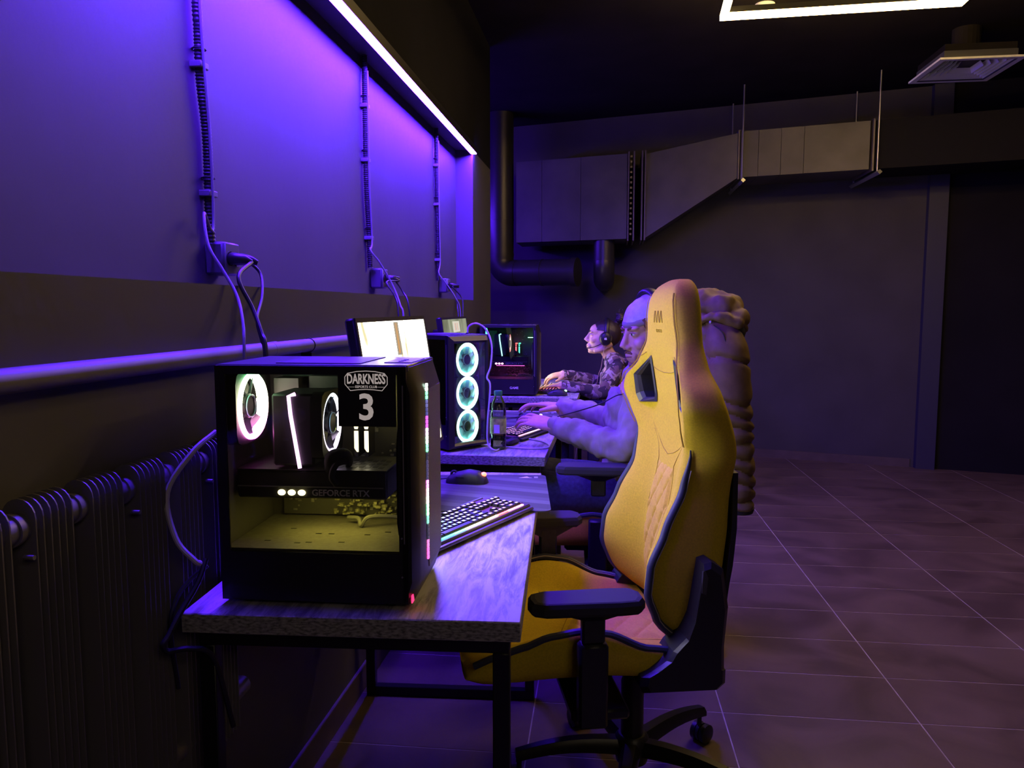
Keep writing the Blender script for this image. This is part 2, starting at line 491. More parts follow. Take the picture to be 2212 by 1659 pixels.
tag(MB().box((-2.35, -3.75, CEIL), (4.75, 8.2, CEIL+.1)).build('ceiling', mat('black_ceiling', (.020, .017, .015), .9, 0, .2, 3, spec=.08), smooth=False), 'black painted ceiling', 'ceiling', kind='structure')
tag(MB().box((-2.3, WEND-.15, 0), (-1.3, WEND, CEIL)).box((-2.35, WEND-.1, 0), (-2.2, 8.0, CEIL)).build('wall_return', mat('dark_back_wall', ()), smooth=False), 'dark return wall behind the niche wall', 'wall', kind='structure')

# ------------------------------------------------------------------ lamps of the room
led = empty('led_strip', (WX, 0, 0), 0, 'glowing violet LED strip along the upper edge of the niche', 'led strip')
LY0, LY1 = 1.25, 4.56
MB().box((0, LY0, 2.207), (.024, LY1, 2.222)).box((-.011, LY0, 2.180), (-.0065, LY1, 2.207)).box((.0245, LY0, 2.186), (.027, LY1, 2.222)).build('aluminium_profile', BLACKM, led, smooth=False)  # side legs added to hold the strip's light downward
VIOLET = mat('violet_led', (.2, .1, .5), .5, emit=(.085, .013, 1.0), estr=LED_BLUE)
MB().box((-.006, LY0+.005, 2.184), (.024, LY1-.005, 2.207), ch=.004).build('diffuser', VIOLET, led)

WARM = mat('warm_led', (.8, .7, .5), .5, emit=(1.0, .64, .22), estr=LED_WARM)
def ceiling_frame(x0, x1, y0, y1, z, label, WARM=WARM):
    t = empty('ceiling_light', ((x0+x1)/2, (y0+y1)/2, z), 0, label, 'ceiling light', 'square LED frames under the ceiling')
    hx, hy, b_ = (x1-x0)/2, (y1-y0)/2, .036
    MB().frame(-hx, hx, -hy, hy, b_, .028, .058, 'xy').build('housing', BLACKM, t, smooth=False)
    for (a, c) in (((-hx, -hy), (hx, -hy+b_)), ((-hx, hy-b_), (hx, hy)), ((-hx, -hy+b_), (-hx+b_, hy-b_)), ((hx-b_, -hy+b_), (hx, hy-b_))):
        MB().box((*a, 0), (*c, .028)).build('diffuser', WARM, t, smooth=False)
    for sx in (-1, 1):
        for sy in (-1, 1): MB().cyl((sx*(hx-.02), sy*(hy-.02), .058), (sx*(hx-.02), sy*(hy-.02), CEIL-z), .0015, seg=6).build('suspension_wire', STEEL, t)
    return t
cf = ceiling_frame(.516, 1.70, 3.12, 4.33, 2.8, 'glowing warm white LED frame hanging under the ceiling by the smoke detector')
cf.rotation_euler[2] = math.radians(-2.2)
ceiling_frame(1.3, 2.5, -2.6, -1.4, 2.8, 'glowing dimmer warm white LED frame hanging further along the ceiling, away from the duct', mat('warm_led_dim', (.8, .7, .5), .5, emit=(1.0, .78, .52), estr=LED_WARM*.28))

# smoke detector, air diffuser
WPL = mat('white_plastic', (.85, .84, .85), .5)
sd = empty('smoke_detector', (.83, 4.70, CEIL), 0, 'round white smoke detector on the black ceiling', 'smoke detector')
MB().lathe([(.0, 0), (.055, 0), (.055, -.012), (.05, -.02)]).build('base', WPL, sd)
MB().lathe([(.046, -.02), (.044, -.034), (.03, -.042), (.0, -.043)]).build('cover', WPL, sd)
MB().cyl((.018, -.02, -.040), (.018, -.02, -.045), .006, seg=10).build('lamp_window', BLACK, sd)
vt = empty('air_vent', (2.14, 5.26, 2.75), 0, 'square pale metal air diffuser with louvres below the ceiling', 'air vent')
MB().frame(-.24, .24, -.25, .25, .035, 0, .012, 'xy').build('flange', WPL, vt, smooth=False)
MB().box((-.20, -.21, .05), (.20, .21, .06)).frame(-.205, .205, -.215, .215, .004, .0, .06, 'xy').build('throat', mat('dark_grey_metal', (.08, .08, .085), .6), vt, smooth=False)
for k in range(5):
    for sx in (-1, 1):
        x = sx*(.195 - k*.03); L = .205 - k*.03
        MB().loft([[(x, -L, .004), (x-sx*.003, -L, .004), (x-sx*.022, -L, .035), (x-sx*.019, -L, .035)], [(x, L, .004), (x-sx*.003, L, .004), (x-sx*.022, L, .035), (x-sx*.019, L, .035)]]).build('louvre', WPL, vt, smooth=False)
    y = .2 - k*.03; L = .19 - k*.03
    MB().loft([[(-L, y, .004), (-L, y-.003, .004), (-L, y-.022, .035), (-L, y-.019, .035)], [(L, y, .004), (L, y-.003, .004), (L, y-.022, .035), (L, y-.019, .035)]]).build('louvre', WPL, vt, smooth=False)
MB().box((-.2, -.21, .06), (.2, .21, .10)).cyl((0, 0, .10), (0, 0, .25), .08).build('plenum_box', mat('black_ceiling', ()), vt, smooth=False)

# ventilation duct along the back wall
du = empty('ventilation_duct', bw(0, .3, 1.86), 0, 'grey rectangular ventilation duct with a tapered section on the back wall', 'duct')
def Dp(X, off, z): return bw(X, off, z) - du.location
def duct_part(name, x0, z0a, z1a, x1, z0b, z1b, o0=.55, o1=.1, m=DUCT, grow=0.0):
    g = grow
    return MB().loft([[Dp(x0, o0+g, z0a-g), Dp(x0, o1, z0a-g), Dp(x0, o1, z1a+g), Dp(x0, o0+g, z1a+g)], [Dp(x1, o0+g, z0b-g), Dp(x1, o1, z0b-g), Dp(x1, o1, z1b+g), Dp(x1, o0+g, z1b+g)]]).build(name, m, du, smooth=False)
for a, c in ((-.861, -.63), (-.627, -.29), (-.287, .10)):
    duct_part('straight_section', a, 1.865, 2.56, c, 1.865, 2.56)
duct_part('tapered_section', .25, 1.865, 2.545, .95, 2.305, 2.65)
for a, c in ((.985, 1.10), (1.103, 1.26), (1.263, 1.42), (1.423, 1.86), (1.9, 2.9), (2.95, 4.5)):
    duct_part('raised_section', a, 2.31, 2.66, c, 2.31, 2.66, m=DUCT if a < 1.85 else mat('duct_end_shade', (.014, .013, .016), .7, spec=.1))  # last sections near-black: fading light put into their colour
FLG = mat('duct_flange', (.13, .11, .10), .5, .4)
for x in (.105, .15, .215, .24): duct_part('flange', x, 1.865, 2.555, x+.012, 1.865, 2.555, grow=.018, m=FLG)
for x in (.952, .972, 1.875): duct_part('flange', x, 2.31, 2.655, x+.012, 2.31, 2.655, grow=.016, m=FLG)
for k in range(16):
    p = Dp(.132, .57, 1.9+k*.042)
    MB().box((p.x-.008, p.y-.006, p.z-.008), (p.x+.008, p.y+.006, p.z+.008)).build('clip', FLG, du, smooth=False)
for x in (.98, 1.90):
    for o in (.6, .06): MB().cyl(Dp(x, o, 2.27), Dp(x, o, CEIL), .006, seg=8).build('hanger_rod', STEEL, du)
    MB().tube([Dp(x, .66, 2.27), Dp(x, .0, 2.27)], .018, 4).build('hanger_rail', mat('grey_steel', ()), du, smooth=False)

vp = empty('vent_pipe', bw(-1.0, .5, 1.6), 0, 'fat dark round pipe dropping beside the duct and elbowing along the wall', 'pipe')
o0 = vp.location
P = lambda X, off, z: bw(X, off, z) - o0
PIPE = mat('dark_round_pipe', (.055, .052, .06), .38, .5)
MB().tube([P(-1.01, .5, CEIL), P(-1.01, .5, 1.76)], .115, 24).build('riser', PIPE, vp)
el = [P(-1.01, .5, 1.76), P(-1.01, .5, 1.70), P(-.985, .5, 1.645), P(-.93, .5, 1.605), P(-.86, .5, 1.60)]
MB().tube(el, .117, 24, smooth=4).build('elbow', PIPE, vp)
MB().tube([P(-.86, .5, 1.60), P(-.36, .5, 1.60)], .114, 24).build('horizontal_run', PIPE, vp)
MB().tube([P(-.36, .5, 1.60), P(-.31, .5, 1.60)], .125, 24).build('end_cap', PIPE, vp)
for a, c in ((P(-1.01, .5, 1.775), P(-1.01, .5, 1.755)), (P(-1.01, .5, 2.08), P(-1.01, .5, 2.07)), (P(-.63, .5, 1.6), P(-.62, .5, 1.6))):
    MB().tube([a, c], .1195, 24).build('seam_ring', PIPE, vp)
dp = empty('drop_pipe', bw(-.085, .4, 1.5), 0, 'short dark round pipe dropping from under the duct into the wall', 'pipe')
o0 = dp.location.copy()
MB().tube([bw(-.085, .45, 1.866)-o0, bw(-.085, .45, 1.70)-o0], .088, 24).build('drop', PIPE, dp)
MB().tube([bw(-.085, .45, 1.70)-o0, bw(-.085, .45, 1.63)-o0, bw(-.085, .40, 1.56)-o0, bw(-.085, .3, 1.535)-o0, bw(-.085, .02, 1.53)-o0], .09, 24, smooth=4).build('elbow', PIPE, dp)
MB().tube([bw(-.085, .45, 1.71)-o0, bw(-.085, .45, 1.695)-o0], .094, 24).build('seam_ring', PIPE, dp)

# ------------------------------------------------------------------ things on the niche wall
CORR = mat('corrugated_conduit', (.025, .025, .03), .45)
def conduit(pts_px, label):
    pts = [on_x(x, y, NX+.014) for x, y in pts_px]
    top = pts[0].copy(); top.z = NZ1
    if pts[0].z < NZ1: pts = [top] + pts
    pts, _ = catmull(pts, [1]*len(pts), 8)
    # resample densely for the corrugation
    dense = []; 
    for a, c in zip(pts, pts[1:]):
        n = max(1, int((c-a).length/.0018))
        dense += [a.lerp(c, k/n) for k in range(n)]
    rad = [.0110 if (k//2) % 2 else .0094 for k in range(len(dense))]
    t = empty('cable_conduit', dense[-1], 0, label, 'conduit', 'corrugated conduits on the niche wall')
    MB().tube([p-dense[-1] for p in dense], rad, 10).build('corrugated_tube', CORR, t)
    for fr in (.25, .5, .86):
        p = dense[int(len(dense)*fr)] - dense[-1]
        MB().box((p.x-.016, p.y-.018, p.z-.007), (p.x+.013, p.y+.018, p.z+.007), ch=.002).build('saddle_clip', mat('grey_clip', (.16, .15, .17), .5), t)
        q = p + Vector((0, 0, .035))
        MB().torus((q.x, q.y, q.z), .014, .0022, 'z', 14, 6).build('cable_tie', BLACK, t)
    return dense
C1 = conduit([(424, 0), (428, 60), (433, 170), (447, 300), (452, 450), (456, 528)], 'black corrugated conduit running down to the socket box above the numbered computer')
C2 = conduit([(787, 125), (789, 250), (792, 400), (797, 500), (800, 580)], 'black corrugated conduit between two others, above the bright monitor')
C3 = conduit([(942, 288), (943, 400), (945, 500), (947, 607)], 'black corrugated conduit closest to the end of the niche')
SOCK = mat('dark_socket_plastic', (.09, .085, .11), .45)
def socket(px, label):
    c = on_x(*px, NX)
    t = empty('wall_socket', c, 0, label, 'socket', 'surface socket boxes in the niche')
    MB().box((0, -.036, -.038), (.048, .036, .038), ch=.006).build('box', SOCK, t)
    MB().box((.046, -.034, -.036), (.052, .034, .036), ch=.003).build('face_plate', mat('socket_face', (.16, .15, .18), .4), t)
    for y in (-.015, .015):
        s_ = MB().lathe([(.0, .0525), (.0145, .0525), (.0165, .0545), (.0165, .052)], (0, y, 0), 18, 'x').build('socket_well', BLACK, t)
    return t, c
S1, s1c = socket((458, 560), 'socket box with black plugs below the conduit, above the numbered computer')
S2, s2c = socket((805, 602), 'socket box in the niche above the bright monitor')
S3, s3c = socket((950, 617), 'socket box nearest the end of the niche, above the dim monitor')
def plug(c, y, label, z=0):
    t = empty('power_plug', c + Vector((.054, y, z)), 0, label, 'plug', 'power plugs in the niche sockets')
    MB().tube([(0, 0, 0), (.012, 0, 0), (.03, .004, -.002), (.045, .012, -.008)], [.014, .014, .011, .006], 12, smooth=3).build('plug_body', BLACK, t)
    return t.location + Vector((.045, .012, -.008))
def cable(pts, r, label, m=CABLE_B, group=None, smooth=6, name='cable'):
    pts = [Vector(p) for p in pts]
    base = pts[-1].copy()
    o = MB().tube([p-base for p in pts], r, 8, smooth=smooth).build(name, m, loc=base)
    return tag(o, label, 'cable', group)
wl = empty('led_strip', (-2.185, 0, 0), 0, 'violet LED strip on the recessed wall past the end of the niche wall', 'led strip')
MB().box((-.012, 5.45, 2.207), (.010, 7.0, 2.232)).build('aluminium_profile', BLACKM, wl, smooth=False)
MB().box((-.006, 5.46, 2.184), (.016, 6.99, 2.207), ch=.004).build('diffuser', mat('violet_led_dim', (.2, .1, .5), .5, emit=(.095, .015, 1.0), estr=LED_BLUE*.42), wl)
p1a = plug(s1c, .015, 'black plug feeding the thin bowed cable above the numbered computer'); p1b = plug(s1c, -.015, 'black plug feeding the thick arched power cable')
p2a = plug(s2c, .012, 'black plug in the socket box above the bright monitor'); p3a = plug(s3c, .012, 'black plug in the socket box nearest the end of the niche')
rx = lambda x, y, X: on_x(x, y, X)
cable([c + Vector((.014, -.012, 0)) for c in C1[60::110]] + [rx(441, 460, -.895), rx(450, 530, -.868), rx(482, 585, -.835), rx(512, 640, -.80), rx(525, 700, -.765), rx(528, 770, -.75), rx(528, 775, -.75)+Vector((0, 0, -.2))], .0034, 'pale cable hanging from the conduit down behind the numbered computer', CABLE_G)
cable([p1b, rx(515, 600, -.83), rx(545, 665, -.80), rx(565, 720, -.77), rx(575, 765, -.755), rx(577, 775, -.755)+Vector((0, 0, -.22))], .0048, 'thick black power cable arching from the socket to behind the numbered computer')
cable([p1a, rx(530, 560, -.86), rx(562, 590, -.84), rx(566, 640, -.81), rx(555, 690, -.79), rx(565, 735, -.77), rx(572, 770, -.765), rx(574, 775, -.765)+Vector((0, 0, -.2))], .0036, 'thin dark cable bowing out beside the thick power cable')
cable([c + Vector((.014, -.01, 0)) for c in C2[40::110]] + [rx(800, 540, -.89), rx(822, 570, -.86), rx(850, 620, -.82), rx(865, 660, -.78), rx(872, 690, -.76), rx(874, 700, -.75)+Vector((0, 0, -.25))], .0034, 'pale cable dropping from the conduit behind the bright monitor', CABLE_G)
cable([p2a, rx(835, 610, -.86), rx(853, 640, -.82), rx(861, 680, -.79), rx(862, 690, -.78)+Vector((0, 0, -.22))], .0035, 'black cable looping from the socket above the bright monitor')
cable([p2a+Vector((0, .004, .012)), rx(850, 600, -.85), rx(870, 630, -.82), rx(884, 670, -.78), rx(887, 690, -.78)+Vector((0, 0, -.22))], .0035, 'black cable curving widest beside the pale cable of the bright monitor')
cable([c + Vector((.014, -.01, 0)) for c in C3[40::110]] + [rx(948, 590, -.9), rx(962, 610, -.87), rx(985, 645, -.82), rx(995, 680, -.80), rx(997, 690, -.79)+Vector((0, 0, -.3))], .0034, 'pale cable dropping behind the dim monitor', CABLE_G)
cable([p3a, rx(965, 615, -.87), rx(982, 640, -.84), rx(990, 680, -.80), rx(992, 690, -.795)+Vector((0, 0, -.3))], .0035, 'dark cable dropping from the far socket behind the dim monitor')
cable([p3a+Vector((0, .004, .01)), rx(978, 620, -.84), rx(998, 645, -.80), rx(1000, 685, -.77), rx(1000, 690, -.77)+Vector((0, 0, -.3))], .0032, 'black cable bending furthest out beside the dim monitor')

# heating pipe and finned radiator
hp = empty('heating_pipe', (-.8105, 1.9, 1.185), 0, 'horizontal painted heating pipe running along the wall under the niche', 'pipe')
PPM = mat('painted_pipe', (.17, .155, .165), .5, 0, .12, 12)
MB().cyl((0, -3.4, 0), (0, -.14, 0), .018, seg=24).build('pipe_length', PPM, hp)
MB().tube([(0, -.138, 0), (0, .5, 0), (0, .62, 0), (-.004, .66, 0), (-.03, .67, 0)], .0172, 24).build('pipe_length', PPM, hp)
MB().cyl((0, -.155, 0), (0, -.125, 0), .0185, seg=24).build('coupling', PPM, hp)
for y in (.08,):
    MB().torus((0, y, 0), .0172, .0025, 'y', 20, 6).build('clamp', BLACKM, hp)
    MB().box((-.018, y-.012, -.035), (.012, y+.012, -.02)).cyl((-.005, y, -.02), (-.005, y, -.06), .003).build('bracket', BLACKM, hp, smooth=False)

rd = empty('radiator', (-.80, 1.2, .40), 0, 'dark finned convector radiator with grouped plates under the heating pipe', 'radiator')
RADM = mat('dark_radiator_paint', (.15, .14, .16), .4)
MB().cyl((0, -.72, .585), (0, .33, .585), .0205, seg=22).build('pipe', RADM, rd)
MB().cyl((0, -.72, .06), (0, .33, .06), .0205, seg=22).build('pipe', RADM, rd)
prof = [(-.0255, 0), (.0255, 0), (.0255, .595)] + [(.0255*math.cos(a), .598+.027*math.sin(a)) for a in [math.pi*k/10 for k in range(11)]] + [(-.0255, .595)]
fin = MB().prism([(x, z) for x, z in prof], -.0012, .0012, 'xz').mesh('fin', False); fin.materials.append(RADM)
for g in range(-3, 5):
    y0 = .93 - 1.2 + g*.1165
    for k in range(6): place('fin', fin, rd, (0, y0 + k*.0142, 0))
    MB().cyl((0, y0-.022, .585), (0, y0-.013, .585), .0235, seg=20).build('collar', RADM, rd)
    if g % 2 == 0: MB().cyl((.02, y0-.018, .55), (.035, y0-.018, .55), .0035, seg=8).build('air_screw', STEEL, rd)

# ------------------------------------------------------------------ desks
DZ = .75
def desk(nr, rot, wd, ln, label):
    """nr = near right corner of the top on the floor plan; local x across (0 at the right edge), y along"""
    t = empty('desk', (nr[0], nr[1], 0), rot, label, 'desk', 'wood topped desks along the niche wall')
    top = MB().box((-wd, 0, DZ-.036), (0, ln, DZ), ch=.002)
    me = top.mesh('tabletop', True); me.materials.append(WOOD); me.materials.append(WEDGE)
    for p in me.polygons: p.material_index = 0 if abs(p.normal.z) > .5 else 1
    place('tabletop', me, t)
    z1 = DZ-.036
    for y in (.02, ln-.05):
        MB().box((-wd+.02, y, 0), (-.02, y+.03, .032), ch=.002).build('foot_bar', BLACKM, t)
        MB().box((-wd+.02, y, z1-.03), (-.02, y+.03, z1), ch=.002).build('top_bar', BLACKM, t)
        for x in (-wd+.02, -.05): MB().box((x, y, .032), (x+.03, y+.03, z1-.03), ch=.002).build('leg', BLACKM, t)
    for x in (-wd+.055, -.085): MB().box((x, .05, z1-.03), (x+.03, ln-.05, z1), ch=.002).build('side_rail', BLACKM, t)
    return t
desk((-.150, 1.256), math.radians(3.6), .598, 1.2, 'wood topped desk with black frame carrying the numbered computer')
desk((-.238, 2.728), 0, .585, 1.25, 'wood topped desk with black frame carrying the green bottle')
desk((-.207, 4.585), 0, .60, 1.25, 'wood topped desk with black frame where the person in camouflage sits')

# ------------------------------------------------------------------ computers
RING_A = ramp_mat('rgb_ring_green_yellow', [(0, (1, .12, .75)), (.35, (1, .55, .6)), (.6, (1, .95, .6)), (.85, (.85, 1, .6)), (1, (.2, 1, .35))], 2, -.06, .06, 17)
RING_B = ramp_mat('rgb_ring_white_violet', [(0, (.8, .55, 1)), (.4, (1, .85, 1)), (1, (.75, .95, 1))], 2, -.06, .06, 7)
RING_C = ramp_mat('rgb_ring_teal', [(0, (.45, 1, .8)), (.5, (.8, 1, .95)), (1, (.55, 1, .85))], 2, -.06, .06, 8)
RING_D = ramp_mat('rgb_ring_cyan', [(0, (.05, .9, .35)), (.5, (.2, 1, .8)), (1, (.05, .9, .4))], 2, -.06, .06, 4.0)
RING_R = ramp_mat('rgb_ring_red_white', [(0, (1, .1, .1)), (.5, (1, .9, .8)), (1, (1, .1, .15))], 2, -.06, .06, 3.0)
RING_V = mat('dim_violet_rim', (.1, .1, .2), .4, emit=(.35, .27, 1), estr=.7)
PCB = mat('circuit_board', (.10, .10, .105), .45)
CHIP = mat('circuit_parts', (.32, .32, .30), .4, .3, .5, 90)
INNER = mat('inner_steel', (.12, .115, .115), .5, .2)
SHROUD = mat('shroud_steel', (.19, .18, .165), .55, .1, .15, 120)
BLADE = mat('fan_blade', (.05, .05, .07), .3)
MESHM = mat('front_mesh', (.12, .11, .10), .5, .4, .3, 500)
def fan(par, c, R, ringm, th=.025, blades=7, bladem=None, rr=.0055, side=1, ax=1.0):
    """axis along x; the light ring sits on the +x (side=1) or -x face"""
    f = MB()
    # square frame with round hole
    n = 32; h = R+.004; o, i = [], []
    for k in range(n):
        a = 2*math.pi*k/n; ca, sa = math.cos(a), math.sin(a); s_ = h/max(abs(ca), abs(sa))
        s_ = min(s_, h*1.28)
        o.append((ca*s_, sa*s_)); i.append((ca*R*.97, sa*R*.97))
    f.loft([[(x, a, b) for a, b in q] for q, x in ((o, -th/2), (o, th/2), (i, th/2), (i, -th/2))], loop=True)
    fo = f.build('fan', BLACK, par, loc=c)
    MB().torus((side*th/2-side*.004, 0, 0), R*.93, rr, 'x', 40, 8, sx=ax).build('light_ring', ringm, fo)
    MB().lathe([(0, -.008), (R*.36, -.008), (R*.36, .008), (R*.30, .011), (0, .011)], (0, 0, 0), 24, 'x').build('hub', BLACK, fo)
    MB().torus((side*.0115, 0, 0), R*.33, .0012, 'x', 24, 6).build('hub_ring', mat('hub_trim', (.3, .5, .6), .3, .5), fo)
    bl = MB()
    a0, a1 = .36*R, .86*R
    bl.loft([[(-.006, a0, -.006), (.006, a0, .006), (.0068, a0, .0055), (-.0052, a0, -.0065)], [(-.009, a1, -.020), (.009, a1, .022), (.0098, a1, .0215), (-.0082, a1, -.0205)]])
    bm_ = bl.mesh('blade', False); bm_.materials.append(bladem or BLADE)
    for k in range(blades):
        b_ = place('blade', bm_, fo); b_.rotation_euler[0] = 2*math.pi*k/blades
    return fo

PD, PW, PH = .344, .240, .435
def computer(loc, rz, label, front='mesh', rear_ring=RING_A, cool_ring=RING_B, sticker=False, light=((1, .80, .10), 60.0), bar=None, lamps=(1, .85, .35), tint=(1, .82, .12), kit='A'):
    t = empty('gaming_computer', loc, rz, label, 'computer', 'tower computers on the desks')
    z0 = .010
    for x in (.03, PD-.05):
        for y in (.02, PW-.04): MB().cyl((x+.01, y+.01, 0), (x+.01, y+.01, z0), .012, .014, 14).build('foot', RUBBER, t)
    # steel carcass
    MB().box((0, .004, z0), (PD, PW, .020)).build('bottom_panel', BLACKM, t, smooth=False)
    MB().box((0, .004, PH-.012), (PD, PW, PH), ch=.002).build('top_panel', TOP_METAL, t)
    MB().box((.10, .03, PH), (PD-.09, PW-.03, PH+.0015)).build('top_vent', SATIN, t, smooth=False)
    MB().box((PD-.055, .06, PH), (PD-.005, PW-.06, PH+.0012)).build('port_strip', mat('port_grey', (.08, .08, .085), .4), t, smooth=False)
    for k in range(3): MB().cyl((PD-.03, .085+k*.022, PH+.001), (PD-.03, .085+k*.022, PH+.0022), .005, seg=12).build('port', BLACK, t)
    MB().box((0, .004, .02), (.003, PW, PH-.012)).build('rear_panel', INNER, t, smooth=False)
    MB().box((0, PW-.003, .02), (PD, PW, PH-.012)).build('far_panel', INNER, t, smooth=False)
    MB().box((.006, .006, .020), (PD-(.05 if front == 'fans' else .008), PW-.006, .104)).build('power_shroud', SHROUD, t, smooth=False)
    for (x, y) in ((.06, .05), (.12, .04), (.14, .045), (.20, .05), (.14, .10), (.165, .10), (.235, .10), (.27, .12), (.08, .13)):
        MB().box((x, y, .104), (x+.011, y+.004, .1046)).build('shroud_slot', BLACK, t, smooth=False)
    # window side
    sp = MB().box((0, 0, z0), (PD-.002, .004, .100)).box((0, 0, .418), (PD-.002, .004, PH-.002)).box((0, 0, .1), (.018, .004, .418)).box((.326, 0, .1), (PD-.002, .004, .418))
    sp.build('window_frame', BLACK, t, smooth=False)
    MB().box((.018, .0008, .1), (.326, .0032, .418)).build('side_window', GLASS, t, smooth=False)
    MB().box((.3345, -.0012, .12), (.3365, 0, .40)).build('bezel_reflection', STEEL, t, smooth=False)  # steel strip stands in for a thin reflection down the bezel
    for z in (.13, .06): MB().cyl((.331, 0, z), (.331, -.002, z), .0016, seg=8).build('screw', STEEL, t)
    # mainboard on the far side
    yb = PW-.012
    mbp = MB().box((.03, yb-.002, .108), (.275, yb, .40)).build('mainboard', PCB, t, smooth=False)
    rnd = random.Random(3); ch = MB()
    for _ in range(150):
        x, z = rnd.uniform(.035, .265), rnd.uniform(.112, .39)
        a, c_, d = rnd.uniform(.002, .009), rnd.uniform(.002, .008), rnd.uniform(.001, .006)
        if .09 < x < .2 and z > .24: continue
        ch.box((x, yb-.002-d, z), (x+a, yb-.002, z+c_))
    o = ch.build('board_components', CHIP, mbp, smooth=False); o['kind'] = 'stuff'
    MB().prism([(.035, .29), (.075, .29), (.085, .33), (.085, .395), (.035, .395)], yb-.05, yb-.002, 'xz').build('heatsink', INNER, mbp, smooth=False)
    MB().box((.10, yb-.03, .372), (.20, yb-.002, .398)).build('heatsink', INNER, mbp, smooth=False)
    # rear fan, tower cooler
    fan(t, (.019, .080, .352), .063, rear_ring, rr=.0052 if kit == 'A' else .005, ax=2.2 if kit == 'A' else 1.2)
    co = MB().box((.080, .052, .245), (.158, .165, .378), ch=.004).build('cpu_cooler', SATIN, t)
    st = MB().tube([(.126, .050, .378), (.114, .049, .374), (.117, .0485, .34), (.132, .0485, .242)], .0036, 8)
    st.build('light_strip', mat('cooler_strip_'+kit, (.5, .4, .6), .4, emit=(1, .5, .95) if kit == 'A' else (.4, 1, .95), estr=5 if kit == 'A' else 3), co)
    fan(t, (.165, .108, .318), .058, cool_ring, th=.022, rr=.0042)
    for k, x in enumerate((.206, .226)):
        r_ = MB().box((x, .150, .245), (x+.006, .20, .318)).build('memory_stick', SATIN, t, smooth=False)
        lm = MB().box((x-.002, .148, .312), (x+.009, .2, .318)).prism([(x, .300), (x+.006, .300), (x+.008, .308), (x-.002, .308)], .147, .149, 'xz').prism([(x-.001, .262), (x+.004, .255), (x+.007, .255), (x+.007, .296), (x-.001, .296)], .147, .149, 'xz')
        lm.build('light_bar', mat('memory_light_'+kit+str(k), (.5, .5, .4), .4, emit=((1, .88, .5), (1, .9, .55))[k] if kit == 'A' else ((1, .12, .1), (.1, 1, .5))[k], estr=3.0), r_)
    # graphics card
    g = MB().box((.010, .055, .184), (.292, .19, .237), ch=.003).build('graphics_card', SATIN, t)
    MB().box((.010, .053, .2368), (.292, .19, .2385)).build('backplate', mat('card_backplate', (.10, .10, .105), .35, .6), g, smooth=False)
    for a in range(7):
        for b_ in range(3): MB().box((.193+a*.013, .075+b_*.028+(a % 2)*.008, .2385), (.202+a*.013, .091+b_*.028+(a % 2)*.008, .2391)).build('vent_slot', BLACK, g, smooth=False)
    MB().box((.010, .0535, .205), (.285, .055, .207)).build('trim_line', STEEL, g, smooth=False)
    tm = text_mesh('GEFORCE RTX', .0165, .0004, .0003); tm.materials.append(mat('dim_print', (.85, .85, .86), .5))
    lt = place('lettering', tm, g, (.205, .0542, .195)); lt.rotation_euler[0] = math.pi/2
    for k in range(3): MB().ell((.094+k*.019, .054, .195), (.0075, .004, .0055), 12, 8).build('card_lamp', mat('card_lamp_'+kit, (.8, .7, .4), .4, emit=lamps, estr=9), g)
    MB().tube([(.185, .06, .235), (.19, .05, .262), (.205, .055, .268), (.215, .07, .262), (.212, .09, .245)], .011, 10, smooth=5, squash=(1, .6)).build('power_cable', RUBBER, g)
    MB().tube([(.20, .05, .212), (.192, .046, .228), (.20, .05, .25), (.22, .06, .256)], .006, 8, smooth=5).build('power_cable', RUBBER, g)
    # lower board parts and loose cables
    rnd2 = random.Random(5); lo = MB()
    for _ in range(120):
        x, z = rnd2.uniform(.14, .29), rnd2.uniform(.112, .176)
        a, c_, d = rnd2.uniform(.002, .010), rnd2.uniform(.002, .007), rnd2.uniform(.002, .012)
        lo.box((x, yb-.014-d, z), (x+a, yb-.012, z+c_))
    o = lo.build('connector_cluster', mat('connector_'+kit, (.38, .38, .24) if kit == 'A' else (.3, .25, .28), .5, .1, .6, 120), mbp, smooth=False); o['kind'] = 'stuff'
    MB().tube([(.18, .18, .115), (.205, .165, .118), (.215, .15, .108), (.23, .15, .125), (.27, .17, .122), (.30, .185, .112)], .0042, 8, smooth=6).build('loose_cable', mat('grey_cable', (.22, .22, .2), .5), t)
    # added strip lamp under the top, brightens the inside and colours the shroud
    MB().box((.28, .195, .35), (.315, .2, .353)).build('added_strip', mat('added_strip_'+kit, (.5, .5, .3), .5, emit=light[0], estr=light[1]), t, smooth=False)
    MB().box((.09, .10, .1785), (.265, .13, .1815)).build('added_glow_bar', mat('added_glow_'+kit, (.5, .5, .3), .5, emit=tint, estr=12.0 if kit == 'A' else 5.0), g, smooth=False)  # added glow bar, hidden under the card, to tint the shroud
    # front
    fp = MB()
    pz = [(.012, .0), (.03, .0), (PH-.03, 0), (PH-.004, 0)]
    def sec(z, k):
        return [(PD-.012, 0, z), (PD+.004-k, 0.0, z), (PD+.016-k, .018, z), (PD+.016-k, PW-.018, z), (PD+.004-k, PW, z), (PD-.012, PW, z)]
